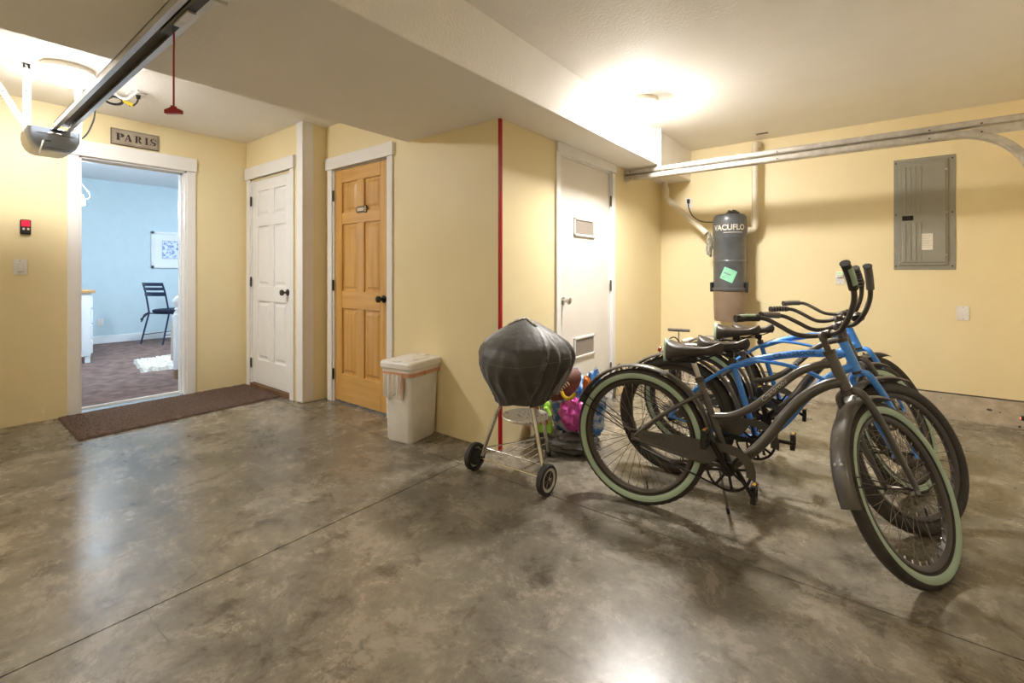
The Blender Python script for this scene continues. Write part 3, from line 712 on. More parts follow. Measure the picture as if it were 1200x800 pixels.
# solid-faced tracks as the photo shows: rounded outer faces towards the room
def face(h): return [(.022, 0), (-.006, 0), (-.020, .006), (-.024, .016), (-.024, h - .016), (-.020, h - .006), (-.006, h), (.022, h), (.022, h - .003), (-.004, h - .003), (-.017, h - .009), (-.021, h - .017), (-.021, .017), (-.017, .009), (-.004, .003), (.022, .003)]
sweep([(XW + .004, 2.082), (.93, 2.09)], face(.047), 'upper_track', 'track_steel', t)
R_ = .34; pth = [(XW + .004, 2.026), (.42, 2.031)] + [(.42 + R_ * math.sin(a), 2.031 - R_ * (1 - math.cos(a))) for a in [k * PI / 2 / 14 for k in range(1, 15)]] + [(.76, 1.2), (.76, .05)]
sweep(pth, face(.05), 'lower_track', 'track_steel', t)
MB().box(XW + .001, XW + .006, TY - .03, TY + .03, 2.02, 2.13).build('end_plate', 'cream_plastic', t, 0)
for dx in (-1.83, -1.55, -.6, .3, .55):
    for z in (2.05, 2.105): MB().lathe([(0, 0), (.006, 0), (.005, .004), (0, .005)], (dx, TY - .024, z), (0, -1, 0), 8).build('bolt', 'rail_dark', t)
MB().box(.50, .95, TY - .012, TY - .008, 2.03, 2.085).build('flag_plate', 'track_steel', t, 0)
st = slotted((-1.545, TY + .0, 2.06), (-1.545, TY + .0, ZC), (0, 1, 0), .03, flange=(.02, 0, 0))
st2 = slotted((-1.545, TY - .027, 2.10), (-1.545, TY - .027, ZC - .001), (1, 0, 0), .034, pitch=.028)
st2.build('hanger_strap', 'white_angle', t, 0)
MB().box(-1.557, -1.533, TY - .026, TY + .02, 2.128, 2.134).build('strap_foot', 'white_angle', t, 0)
# small dark slot in the ceiling
p = onz(893, 156, ZC)
tag(MB().box(p.x - .05, p.x + .05, p.y - .012, p.y + .012, ZC - .008, ZC, .002).build('ceiling_bracket', 'rail_dark', smooth=0), 'small dark metal bracket on the ceiling above the canister pipe', 'bracket')

# ------------------------------------------------------------------ electrical panel
t = thing('electrical_panel', 'grey steel electrical breaker panel set in the yellow wall', 'breaker panel', (.335, Y3, 1.172))
x0, x1, z0, z1 = .142, .531, 1.172, 2.112; yb = Y3
MB().box(x0, x1, yb - .006, yb, z0, z1, .002).build('cover_plate', 'panel_grey', t, 0)
MB().box(x0 + .028, x1 - .045, yb - .020, yb - .006, z0 + .035, z1 - .03, .006).build('door_surround', 'panel_grey', t, 0)
dr = MB().box(x0 + .052, x1 - .06, yb - .028, yb - .020, z0 + .06, z1 - .05, .004).build('door', 'panel_grey', t, 0)
for k in range(4):
    xx = x0 + .068 + k * .033
    for a, b in ((z0 + .075, z0 + .40), (z0 + .475, z1 - .07)):
        MB().box(xx, xx + .012, yb - .034, yb - .027, a, b, .004).build('rib', 'panel_grey', dr, 0)
MB().box(x0 + .054, x0 + .126, yb - .034, yb - .028, z0 + .415, z0 + .455, .002).build('latch', 'dark_metal', dr, 0)
MB().box(x0 + .085, x0 + .105, yb - .038, yb - .034, z0 + .423, z0 + .445, .002).build('latch_slide', 'black_plastic', dr, 0)
lb = MB().box(x0 + .170, x0 + .248, yb - .0292, yb - .028, z0 + .165, z0 + .30).build('label', 'paper_white', dr, 0)
m = MB()
for k in range(8): m.box(x0 + .176, x0 + .242 - (k % 3) * .008, yb - .0296, yb - .0292, z0 + .285 - k * .014, z0 + .287 - k * .014)
m.build('label_lines', 'ink_grey', dr, 0)
for zz in (z0 + .12, z0 + .47, z1 - .12): MB().lathe([(0, 0), (.009, 0), (.008, .006), (0, .008)], (x1 - .058, yb - .026, zz), (0, -1, 0), 10).build('screw', 'steel', t)
for xx, zz in ((x0 + .014, z0 + .03), (x0 + .014, (z0 + z1) / 2), (x0 + .014, z1 - .03), (x1 - .02, z0 + .03), (x1 - .02, (z0 + z1) / 2), (x1 - .02, z1 - .03)):
    MB().lathe([(0, 0), (.006, 0), (.005, .004), (0, .004)], (xx, yb - .006, zz), (0, -1, 0), 8).build('screw', 'dark_metal', t)

# ------------------------------------------------------------------ central vacuum canister
vx, vy = -1.128, 4.995; r = .155
t = vac = thing('vacuum_canister', 'grey wall-mounted central vacuum canister with brown dirt bucket', 'vacuum', (vx, vy, .66))
MB().lathe([(0, 1.725), (r * .86, 1.72), (r * .97, 1.695), (r * 1.0, 1.66), (r * 1.0, 1.515), (r * .97, 1.50)], (vx, vy, 0), (0, 0, 1), 48).build('motor_head', 'vac_grey', t, 35)
MB().lathe([(r * .96, 1.505), (r * .985, 1.50), (r * .985, 1.485), (r * .965, 1.48), (r * .965, 1.285), (r * .955, 1.27)], (vx, vy, 0), (0, 0, 1), 48).build('upper_drum', 'vac_grey', t, 35)
MB().lathe([(r * .955, 1.272), (r * .985, 1.262), (r * .985, 1.25), (r * .97, 1.245), (r * .97, .99)], (vx, vy, 0), (0, 0, 1), 48).build('lower_drum', 'vac_grey', t, 35)
MB().lathe([(r * .98, 1.000), (r * 1.055, .998), (r * 1.07, .985), (r * 1.055, .972), (r * .98, .965)], (vx, vy, 0), (0, 0, 1), 48).build('clamp_band', 'vac_cap', t, 35)
MB().lathe([(r * .99, .972), (r * .98, .95), (r * .93, .69), (r * .90, .668), (0, .662)], (vx, vy, 0), (0, 0, 1), 48).build('dirt_bucket', 'vac_bucket', t, 35)
for a in (-.2, PI + .25):
    c = Vector((vx + r * 1.07 * math.cos(a), vy + r * 1.07 * math.sin(a), 0))
    MB().box(c.x - .012, c.x + .012, c.y - .02, c.y + .02, .955, 1.05, .003).build('clip', 'black_plastic', t, 0)
# exhaust cap on top
MB().blob((vx + .03, vy, 1.735), (.055, .045, .035), 14, 8, .25, 3, 5).build('top_port', 'vac_cap', t)
MB().box(vx - .06, vx + .06, vy + .12, Y3, 1.1, 1.6).build('wall_bracket', 'vac_cap', t, 0)
def on_cyl(rad, ang0):
    # text plane (a,b) -> cylinder around the canister, a to the right as seen from the room
    def f(a, b, h=0): an = ang0 + a / rad; return Vector((vx + (rad + h) * math.cos(an), vy + (rad + h) * math.sin(an), b))
    return f
face_ang = math.atan2(-vy, -vx) - .05    # towards the room
V, F = text_geo('VACUFLO', .075, 0, .0022)
f = on_cyl(r * 1.005, face_ang); vac_t = MB().add([f(v[0] * .93, 1.585 + v[1], .0008) for v in V], F).build('lettering', 'lettering_pale', t, 0)
m = MB()
def band(a0, a1, z0_, z1_, rad, mm, n=10):
    f = on_cyl(rad, face_ang)
    mm.grid(lambda i, j: f(a0 + (a1 - a0) * i, z0_ + (z1_ - z0_) * j, .0008), n, 1)
band(-.05, .13, 1.535, 1.541, r * 1.005, m); m.build('lettering_rule', 'lettering_pale', t, 0)
f = on_cyl(r * .975, face_ang); cs, sn = math.cos(-.42), math.sin(-.42)
def stk(a, b, h): return f(-.005 + a * cs - b * sn, 1.125 + a * sn + b * cs, h)
s_ = MB().grid(lambda i, j: stk((i - .5) * .125, (j - .5) * .12, .001), 8, 4).build('sticker', 'sticker_green', t, 0)
m = MB()
for k, (ln, hh) in enumerate(((.09, .003), (.08, .002), (.085, .002), (.07, .010), (.06, .002), (.075, .002), (.03, .006))):
    m.grid(lambda i, j: stk(-.048 + i * ln, .044 - k * .0145 + j * hh, .0016), 6, 1)
m.build('sticker_print', 'ink_grey', s_, 0)
MB().blob((vx - r - .032, vy - .02, 1.425), (.030, .035, .115), 16, 14, .18, 4, 9).build('taped_valve', 'tape_grey', t)['label'] = 'crumpled grey taped valve'
MB().tube(crom([(vx - r - .02, vy, 1.53), (vx - r - .05, vy - .04, 1.47), (vx - r - .03, vy - .045, 1.38), (vx - r - .055, vy - .03, 1.32)]), .012, 8)
# pvc pipes
def pipe(name, label, pts, rr, joints):
    t = thing(name, label, 'pipe', pts[0])
    MB().tube(pts, rr, 16).build('pipe', 'pvc', t)
    for (a, b) in joints: MB().tube([a, b], rr * 1.16, 16).build('coupling', 'pvc', t)
    return t
yp = 5.07
A = Vector((-1.81, yp, ZS)); B = Vector((-1.795, yp, 1.96)); Cc = Vector((vx - r - .062, vy - .005, 1.548))
def corner(P, r_=.05, n=5):
    out = [P[0]]
    for i in range(1, len(P) - 1):
        a = (P[i - 1] - P[i]).normalized() * r_ + P[i]; b = (P[i + 1] - P[i]).normalized() * r_ + P[i]
        for k in range(n + 1):
            q = k / n; out.append(a * (1 - q) ** 2 + P[i] * 2 * q * (1 - q) + b * q * q)
    return out + [P[-1]]
dirBC = (Cc - B).normalized()
pipe('vacuum_pipe', 'cream plastic pipe slanting from the soffit down to the canister', corner([A, B, Cc], .05), .029, [(A + Vector((0, 0, -.03)), B + Vector((0, 0, .03))), (B + dirBC * .03, B + dirBC * .1)][1:] + [(B + Vector((0, 0, .03)), B + Vector((0, 0, .12)))])
A = Vector((-.915, yp, 2.40)); B = Vector((-.915, yp, 1.565)); Cc = Vector((vx + r + .001, vy + .01, 1.565))
pipe('vacuum_pipe', 'cream plastic pipe rising straight up from the canister to the wall top', corner([Vector((-.90, Y3, 2.42)), A + Vector((0, 0, .02)), B, Cc], .05), .029, [(B + Vector((0, 0, .04)), B + Vector((0, 0, .10))), (Vector((-.915, yp, 2.16)), Vector((-.915, yp, 2.2))), (B + Vector((-.04, -.012, 0)), B + Vector((-.09, -.03, 0)))])
t = thing('black_cable', 'black cable curving from the wall outlet to the canister', 'cable', (-1.58, Y3 - .02, 1.6))
MB().box(-1.60, -1.572, Y3 - .03, Y3 - .008, 1.90, 1.945, .004).build('plug', 'black_plastic', t, 0)
MB().tube(crom([(-1.586, Y3 - .022, 1.905), (-1.58, Y3 - .025, 1.85), (-1.54, Y3 - .02, 1.76), (-1.45, Y3 - .03, 1.695), (-1.34, Y3 - .06, 1.675), (vx - r * .72, vy + .115, 1.675)]), .0055, 6).build('cable', 'black_plastic', t)

# photo-eye sensor at the curb
p = Vector((.858, 4.945, .06))
t = thing('photo_eye', 'small dark door sensor with a red light beside the concrete curb', 'door sensor', (.9, 4.945, 0))
MB().lathe([(0, 0), (.016, 0), (.018, .01), (.018, .07), (0, .075)], (.85, 4.945, .09), (1, 0, 0), 14).build('sensor_body', 'black_plastic', t)
MB().lathe([(0, -.004), (.008, -.003), (.009, .0)], (.85, 4.945, .09), (1, 0, 0), 10).build('sensor_light', 'led_red', t)
MB().box(.905, .91, 4.93, 4.96, 0, .11).build('bracket', 'galvanized', t, 0)

# ------------------------------------------------------------------ doormat
rnd = random.Random(3); NU, NV = 170, 300
cs4 = [Vector((-5.05, .694, 0)), Vector((-4.265, .690, 0)), Vector((-4.312, 2.082, 0)), Vector((-5.06, 2.085, 0))]
def matf(i, j):
    p = (cs4[0] * (1 - i) + cs4[1] * i) * (1 - j) + (cs4[3] * (1 - i) + cs4[2] * i) * j
    e = min(i, 1 - i, j, 1 - j)
    if e == 0: return p + Vector((rnd.uniform(-.004, .004), rnd.uniform(-.004, .004), .001))
    return p + Vector((rnd.uniform(-.002, .002), rnd.uniform(-.002, .002), .010 + rnd.uniform(0, .009)))
tag(MB().grid(matf, 90, 160).build('doormat', 'mat_brown', smooth=0), 'long dark brown pile doormat in front of the bedroom doorway', 'doormat')

# ------------------------------------------------------------------ bedroom furniture
rnd = random.Random(5)
rc = [Vector((-7.35, 1.70, .02)), Vector((-6.50, 1.58, .02)), Vector((-6.35, 2.7, .02)), Vector((-7.45, 2.7, .02))]
def rugf(i, j):
    p = (rc[0] * (1 - i) + rc[1] * i) * (1 - j) + (rc[3] * (1 - i) + rc[2] * i) * j
    e = min(i, 1 - i, j, 1 - j)
    return p + Vector((rnd.uniform(-.012, .012), rnd.uniform(-.012, .012), .001 if e == 0 else .015 + rnd.uniform(0, .03)))
tag(MB().grid(rugf, 50, 60).build('shag_rug', 'rug_cream', smooth=0), 'cream shaggy rug on the brown bedroom carpet', 'rug')
# dresser with drawers, oak top
t = thing('dresser', 'white dresser with an oak top in the blue bedroom', 'dresser', (-8.3, 1.0, .02))
dx0, dx1, dy0, dy1 = -8.95, -7.75, .86, 1.37
MB().box(dx0, dx1, dy0, dy1, .10, .89, .004).build('body', 'bedroom_white', t, 0)
MB().box(dx0 - .02, dx1 + .02, dy0, dy1 + .04, .89, .925, .004).build('top', 'oak', t, 0)
for k in range(4):
    for (a, b) in ((dx0 + .02, (dx0 + dx1) / 2 - .01), ((dx0 + dx1) / 2 + .01, dx1 - .02)):
        d = MB().box(a, b, dy1, dy1 + .022, .13 + k * .19, .13 + k * .19 + .17, .006).build('drawer', 'bedroom_white', t, 0)
        MB().lathe([(0, 0), (.008, 0), (.008, .012), (.016, .018), (.012, .028), (0, .03)], ((a + b) / 2, dy1 + .022, .215 + k * .19), (0, 1, 0), 12).build('knob', 'bedroom_white', d)
for xx in (dx0 + .03, dx1 - .03):
    for yy in (dy0 + .03, dy1 - .03): MB().box(xx - .025, xx + .025, yy - .025, yy + .025, .02, .10).build('leg', 'bedroom_white', t, 0)
# framed print on the blue wall
t = thing('framed_print', 'white framed blue print on the bedroom wall above the chair', 'picture', (BX, 2.85, 1.22))
y0, y1, z0, z1 = 2.475, 3.30, 1.222, 1.848
m = MB(); fw_ = .045
m.box(BX, BX + .03, y0, y1, z0, z0 + fw_, .005).box(BX, BX + .03, y0, y1, z1 - fw_, z1, .005).box(BX, BX + .03, y0, y0 + fw_, z0, z1, .005).box(BX, BX + .03, y1 - fw_, y1, z0, z1, .005)
m.build('frame', 'bedroom_white', t, 0)
MB().box(BX, BX + .016, y0 + fw_, y1 - fw_, z0 + fw_, z1 - fw_).build('mount', 'bedroom_white', t, 0)
MB().box(BX + .016, BX + .018, 2.63, 3.15, 1.385, 1.695).build('print_edge', 'frame_grey', t, 0)
MB().box(BX + .018, BX + .019, 2.637, 3.143, 1.392, 1.688).build('print', 'print_blue', t, 0)
# metal chair with slatted back, facing along the wall
def chair():
    M = Matrix.Translation((-9.05, 2.60, .02)) @ Matrix.Rotation(math.radians(24), 4, 'Z') @ Matrix.Diagonal((1.15, 1.1, 1.03, 1))
    t = local_root('side_chair', 'navy metal side chair with slatted back and cushion by the blue wall', 'chair', M)
    # local: faces +y, back at -y
    for s_ in (-1, 1):
        MB().tube(crom([(s_ * .165, -.30, .94), (s_ * .17, -.255, .78), (s_ * .175, -.20, .47)], 4), .011, 8).build('back_post', 'chair_blue', t)
        MB().tube([(s_ * .175, -.20, .47), (s_ * .19, -.31, .0)], .011, 8).build('leg', 'chair_blue', t)
        MB().tube([(s_ * .185, .17, .46), (s_ * .2, .24, .0)], .011, 8).build('leg', 'chair_blue', t)
        MB().tube([(s_ * .187, -.27, .14), (s_ * .195, .22, .14)], .006, 6).build('stretcher', 'chair_blue', t)
    for z, h in ((.915, .05), (.845, .045), (.765, .06)):
        def f(i, j):
            a = -1 + 2 * i; return (a * .168, -.245 - (z - .7) * .22 - .035 * (1 - a * a), z - h / 2 + h * j)
        m = MB().grid(f, 8, 1); m.v2 = [v + Vector((0, -.012, 0)) for v in m.v]; n = len(m.v)
        m.f += [tuple(i + n for i in q[::-1]) for q in m.f]; m.v += m.v2
        k = 9; m.f += [(i, i + 1, n + i + 1, n + i) for i in range(8)] + [(k + i + 1, k + i, n + k + i, n + k + i + 1) for i in range(8)]
        m.build('back_slat', 'chair_blue', t, 40)
    MB().box(-.19, .19, -.2, .19, .452, .468, .004).build('seat_frame', 'chair_blue', t, 0)
    MB().blob((0, 0, .495), (.205, .205, .035), 28, 10, .0, 1, 1, e=.6).build('cushion', 'cushion_navy', t)
    for k in (0, 1): MB().tube(crom([(-.18, -.2, .475), (-.2, -.25, .44 - k * .03), (-.2 - k * .03, -.27, .38), (-.19, -.3, .34 + k * .03)]), .009, 6).build('tie', 'cushion_navy', t)
chair()
# narrow bench with ball-topped posts and a crochet throw, its end showing past the door casing
bx, by = -5.86, 1.735
t = thing('bench', 'white wooden bench with ball-topped posts and crochet throw in the bedroom', 'bench', (bx - .19, by + .5, .02))
def post(x, y):
    p = MB().box(x - .035, x + .035, y - .035, y + .035, .02, .56, .004).box(x - .042, x + .042, y - .042, y + .042, .66, .70, .004).box(x - .038, x + .038, y - .038, y + .038, .56, .70, .006)
    p.lathe([(.035, .70), (.025, .715), (.03, .73), (.02, .745), (.034, .76), (.02, .775), (.032, .80), (.047, .83), (.045, .86), (.03, .882), (0, .89)], (x, y, 0), (0, 0, 1), 20)
    return p.build('post', 'bedroom_white', t)
p_ = post(bx, by); post(bx, by + 1.1); post(bx - .36, by + .12); post(bx - .36, by + 1.1)
MB().box(bx - .0352, bx + .0352, by - .0352, by + .0352, .02, .12).build('post_wear', 'post_wear', p_, 0)
MB().box(bx - .015, bx + .015, by, by + 1.1, .55, .68, .004).build('rail', 'bedroom_white', t, 0)
MB().box(bx - .015, bx + .015, by, by + 1.1, .22, .32, .004).build('rail', 'bedroom_white', t, 0)
for k in range(6): MB().box(bx - .01, bx + .01, by + .1 + k * .155, by + .16 + k * .155, .32, .55).build('slat', 'bedroom_white', t, 0)
MB().box(bx - .36, bx - .03, by + .1, by + 1.1, .40, .44, .01).build('seat', 'bedroom_white', t, 0)
rnd = random.Random(11)
def cov(i, j): return (bx - .05 - i * .16, by - .03 + .03 * math.sin(i * 25) + .10 * i, .62 - j * .42 + rnd.uniform(0, .006) - .02 * math.sin(i * 30) * (j == 1))
MB().grid(cov, 16, 20).build('throw', 'rug_cream', t, 40)
# ------------------------------------------------------------------ lidded bin
def rrect(hx, hy, r, n=6):
    out = []
    for cx, cy, a0 in ((hx - r, hy - r, 0), (-hx + r, hy - r, 90), (-hx + r, -hy + r, 180), (hx - r, -hy + r, 270)):
        for k in range(n + 1): a = math.radians(a0 + 90 * k / n); out.append((cx + r * math.cos(a), cy + r * math.sin(a)))
    return out
def ringloft(levels, cap0=True, cap1=True):
    n = len(levels[0][0]); V = []; F = []
    for poly, z in levels: V += [(a, b, z) for a, b in poly]
    for i in range(len(levels) - 1):
        for k in range(n): F.append((i * n + k, i * n + (k + 1) % n, (i + 1) * n + (k + 1) % n, (i + 1) * n + k))
    if cap0: F.append(tuple(range(n))[::-1])
    if cap1: F.append(tuple((len(levels) - 1) * n + k for k in range(n)))
    return MB().add(V, F)
def bin_():
    M = Matrix.Translation((-2.562, 2.150, 0)) @ Matrix.Rotation(math.radians(9), 4, 'Z')
    t = local_root('waste_bin', 'white lidded plastic bin with liner hanging out beside the pine door', 'bin', M)
    ringloft([(rrect(.104, .128, .03), 0), (rrect(.110, .134, .032), .012), (rrect(.125, .150, .035), .44), (rrect(.133, .158, .035), .445), (rrect(.134, .159, .035), .50)]).build('body', 'bin_white', t, 40)
    ringloft([(rrect(.1385, .1635, .036), .452), (rrect(.1385, .1635, .036), .478)], False, False).build('liner_band', 'bin_ring', t, 40)
    ringloft([(rrect(.1375, .1625, .036), .478), (rrect(.1385, .1635, .036), .508)], False, False).build('liner_rim', 'liner', t, 40)
    lid = ringloft([(rrect(.144, .169, .04), .500), (rrect(.149, .174, .042), .506), (rrect(.149, .174, .042), .535), (rrect(.143, .168, .04), .545), (rrect(.125, .15, .035), .550)]).build('lid', 'bin_white', t, 30)
    ringloft([(rrect(.09, .105, .02), .5495), (rrect(.084, .099, .02), .5535)]).build('lid_flap', 'bin_white', lid, 30)
    MB().box(-.03, .03, -.166, -.13, .549, .553, .002).build('lid_tab', 'bin_white', lid, 0)
    MB().box(-.03, .03, .12, .155, .549, .556, .002).build('lid_hinge', 'bin_white', lid, 0)
    # liner bag end hanging over the front (-y) face
    rnd = random.Random(2)
    def f(i, j):
        x = -.105 + .165 * i; z = .462 - .155 * j * (1 + .12 * math.sin(i * 9))
        return (x, -.1545 + .025 * j * .0 - .010 * math.sin(i * 26 + j * 2) * (.3 + j) - .012 + .014 * j, z)
    MB().grid(f, 40, 10).build('liner_bag', 'liner', t, 60)
    def f2(i, j):
        x = .052 + .024 * i; z = .462 - .145 * j + .02 * i
        return (x, -.165 - .008 * math.sin(i * 5 + j * 3), z)
    MB().grid(f2, 6, 8).build('liner_fold', 'liner_pink', t, 60)
    MB().blob((.1395, -.02, .464), (.010, .014, .012), 10, 6, .2, 3, 4).build('band_knot', 'bin_ring', t)
bin_()

# ------------------------------------------------------------------ kettle grill under its cover
gx, gy = -1.585, 2.165
t = thing('kettle_grill', 'kettle grill on a tripod under a black fabric cover', 'grill', (gx, gy, 0))
prof = [(0, .882), (.035, .880), (.06, .868), (.12, .835), (.19, .79), (.245, .745), (.275, .70), (.283, .66), (.278, .62), (.262, .575), (.238, .53), (.212, .49), (.196, .462), (.192, .442), (.178, .440), (.178, .47)]
def fine(p, k=3):
    out = []
    for i in range(len(p) - 1):
        for q in range(k): out.append((p[i][0] + (p[i + 1][0] - p[i][0]) * q / k, p[i][1] + (p[i + 1][1] - p[i][1]) * q / k))
    return out + [p[-1]]
folds = [(.1, .09, .07, 1.4), (.55, .08, .09, -.9), (1.25, .07, .09, .5), (2.0, .08, .12, -.6), (2.9, .05, .08, .4), (3.5, .05, .10, -.4), (5.72, .085, .05, 1.5), (6.02, .075, .07, .6), (5.25, .03, .05, -1.3)]
gather = [(3.95, .05, .06), (4.25, .045, .05), (4.5, .05, .06), (4.8, .04, .05), (5.1, .03, .06)]
def rf(r, h, a):
    tt = min(1, max(0, (.87 - h) / .2)); k = 0
    for (c, am, wd, sl) in folds:
        sk = c + sl * (h - .66)
        d = (a - sk + PI) % (2 * PI) - PI; k += am * (math.exp(-(d / wd) ** 2) - .35 * math.exp(-((d - wd * 1.8) / wd) ** 2))
    lowg = max(0, min(1, (.66 - h) / .12))
    for (c, am, wd) in gather:
        d = (a - c + .3 * (h - .55) + PI) % (2 * PI) - PI; k += lowg * am * math.exp(-(d / wd) ** 2)
    k += .010 * math.sin(7 * a + 22 * h) + .006 * math.sin(19 * a - 24 * h)
    low = 1 if h > .5 else (h - .44) / .06 * .6 + .4
    ph = .018 * math.sin(2 * a + 1) * tt
    return r * (1 + (k * 1.15 - .06) * tt * max(low, .3)), h + ph + (.012 * math.sin(5 * a + 1) if h < .6 else 0)
cv = MB().lathe(fine(prof), (gx, gy, 0), (0, 0, 1), 150, rf=rf, ref=(1, 0, 0)).build('cover', 'cover_black', t, 70)
fix_normals(cv)
# pale handle straps at the crown, stitched seam
def cover_pt(r, a, lift):
    for i in range(len(prof) - 1):
        if prof[i][0] <= r <= prof[i + 1][0]:
            q = (r - prof[i][0]) / (prof[i + 1][0] - prof[i][0]); z = prof[i][1] + (prof[i + 1][1] - prof[i][1]) * q; break
    rr, z = rf(r, z, a); return Vector((gx + rr * math.cos(a), gy + rr * math.sin(a), z + lift))
for a0, a1, r1 in ((4.35, 4.05, .10), (5.75, 6.05, .10), (5.0, 5.2, .035), (4.9, 4.5, .05)):
    MB().tube([cover_pt(.006 + (r1 - .006) * k / 8, a0 + (a1 - a0) * k / 8, .004 + .003 * (k % 2)) for k in range(9)], .0055, 6).build('strap', 'cord_white', cv)
pts = []
for k in range(120):
    a = 2 * PI * k / 120; r_, h_ = rf(.2815, .668, a); pts.append((gx + (r_ + .0008) * math.cos(a), gy + (r_ + .0008) * math.sin(a), h_))
MB().tube(pts, .0011, 4, closed=True).build('seam', 'grip_grey', cv)
MB().lathe([(.17, .47), (.15, .43), (.10, .405), (.03, .395), (0, .395)], (gx, gy, 0), (0, 0, 1), 32).build('bowl', 'black_plastic', t)
feet = [(Vector((-1.80, 2.03, .085)), Vector((gx - .115, gy - .05, .45))), (Vector((-1.365, 2.035, .085)), Vector((gx + .085, gy - .06, .45))), (Vector((-1.605, 2.445, .012)), Vector((gx + .005, gy + .13, .45)))]
for k, (a, b) in enumerate(feet):
    lg = MB().tube([a, b], .0125, 12).build('leg', 'grill_chrome', t)
    c = b + (a - b) * .03; MB().tube([b + (b - a).normalized() * .02, b + (a - b).normalized() * .05], .016, 10).build('leg_socket', 'black_plastic', lg)
    if k == 2: MB().tube([a + (a - b).normalized() * .012, a + (b - a).normalized() * .02], .0155, 10).build('leg_cap', 'black_plastic', lg)
ay = 2.012
MB().tube([(-1.855, ay, .078), (-1.32, ay, .078)], .005, 8).build('axle', 'grill_chrome', t)
for xx, s_ in ((-1.835, -1), (-1.335, 1)):
    wv = MB().lathe([(.060, -.018), (.072, -.018), (.078, -.012), (.078, .012), (.072, .018), (.060, .018)], (xx, ay, .078), (s_, 0, 0), 32, closedprof=True).build('wheel', 'rubber', t)
    MB().lathe([(.046, .014), (.060, .017), (.060, .0), (.046, .0)], (xx, ay, .078), (s_, 0, 0), 32, closedprof=True).build('whitewall', 'wheel_white', wv)
    h = MB().lathe([(0, .010), (.046, .010), (.046, -.012), (0, -.012)], (xx, ay, .078), (s_, 0, 0), 28)
    h.build('wheel_disc', 'black_plastic', wv)
    h = MB().lathe([(0, .026), (.010, .024), (.013, .010)], (xx, ay, .078), (s_, 0, 0), 14)
    for k in range(6):
        a = k * PI / 3; d = Vector((0, math.cos(a), math.sin(a))); c = Vector((xx + s_ * .012, ay, .078)); h.tube([c + d * .012, c + d * .042], .004, 5)
    h.build('hub', 'spoke_metal', wv)
# ash catcher dish
MB().lathe([(0, .300), (.06, .302), (.10, .312), (.135, .330), (.138, .326), (.10, .304), (.06, .292), (0, .289)], (gx + .005, gy + .0, 0), (0, 0, 1), 40).build('ash_dish', 'ash_plate', t)
# wire shelf between the legs
def legp(k, z): a, b = feet[k]; return a + (b - a) * ((z - a.z) / (b.z - a.z))
zw = .13; c0, c1, c2 = legp(0, zw), legp(1, zw), legp(2, zw)
ws = MB().tube([c0, c1, c2], .0032, 6, closed=True)
for k in range(1, 8):
    q = k / 8; a = c0.lerp(c1, q); b = c0.lerp(c2, q * 2) if q < .5 else c2.lerp(c1, (q - .5) * 2)
    ws.tube([a, b], .0020, 5)
ws.build('wire_shelf', 'grill_chrome', t)

# ------------------------------------------------------------------ bags and toys heaped behind the grill
def pile(name, label, cat, c, rad, mt, amp=.12, freq=3, seed=0, rot=None, e=1, nu=26, nv=16):
    o = MB().blob(c, rad, nu, nv, amp, freq, seed, rot, e).build(name, mt); return tag(o, label, cat)
RX = lambda a, ax: Matrix.Rotation(math.radians(a), 3, ax)
pile('toy_bag', 'blue and white printed plastic bag standing behind the grill', 'bag', (-1.735, 2.90, .24), (.125, .12, .235), 'toy_blue', .08, 4, 3, e=.8)
pile('toy_bag', 'black plastic bag slumped on the floor beside the bicycle wheel', 'bag', (-1.50, 2.565, .062), (.165, .085, .06), 'bag_black', .12, 4, 8, RX(30, 'Z'))
pile('toy_bag', 'crumpled magenta net bag on top of the black bag', 'bag', (-1.525, 2.62, .235), (.10, .075, .10), 'toy_magenta', .13, 5, 5)
ft = thing('football', 'brown pebbled football with white laces on the toy heap', 'ball', (-1.56, 2.66, .31))
fc = Vector((-1.64, 2.665, .405)); fr_ = RX(35, 'Z') @ RX(-38, 'Y')
m = MB(lambda v: fc + fr_ @ v)
m.lathe([(.092 * math.sin(a), .140 * -math.cos(a)) for a in [k * PI / 18 for k in range(19)]], (0, 0, 0), (1, 0, 0), 28)
lt = m.build('leather', 'football_brown', ft)
for k in range(5):
    m = MB(lambda v: fc + fr_ @ v); m.box(-.036 + k * .018, -.030 + k * .018, -.098, -.08, -.012, .012); m.build('lace', 'paper_white', ft, 0)
def foam(name, label, c, s, mt, rot, cat='toy', bev=.008):
    c = Vector(c); mm = MB(lambda v: c + rot @ v); mm.box(-s[0], s[0], -s[1], s[1], -s[2], s[2], bev)
    return tag(mm.build(name, mt, smooth=0), label, cat)
foam('toy_block', 'lime green foam toy piece lying beside the black bag', (-1.675, 2.50, .155), (.05, .026, .036), 'toy_green', RX(25, 'Z') @ RX(5, 'Y'))
foam('toy_crate', 'dark toy crate under the lime green foam piece', (-1.715, 2.53, .055), (.045, .035, .055), 'bag_black', RX(25, 'Z'))
pile('toy_ball', 'round lime green foam toy under the football', 'toy', (-1.69, 2.525, .285), (.05, .035, .042), 'toy_green', .06, 2, 2)
foam('toy_wedge', 'lime green foam wedge above the rust coloured scoop', (-1.645, 2.475, .255), (.026, .018, .036), 'toy_green', RX(20, 'Z') @ RX(-30, 'Y'))
sc = MB().tube(crom([(-1.73, 2.46, .226), (-1.69, 2.452, .203), (-1.655, 2.455, .196), (-1.63, 2.47, .205)]), [.016] * 12 + [.016] * 6 + [.010], 10, flat=.6)
tag(sc.build('toy_scoop', 'toy_rust'), 'rust orange plastic scoop between the green foam toys', 'toy')
tag(MB().blob((-1.50, 2.745, .41), (.028, .024, .05), 14, 10, .25, 4, 6).build('toy_figure', 'toy_orange'), 'orange plastic toy leaning beside the football', 'toy')
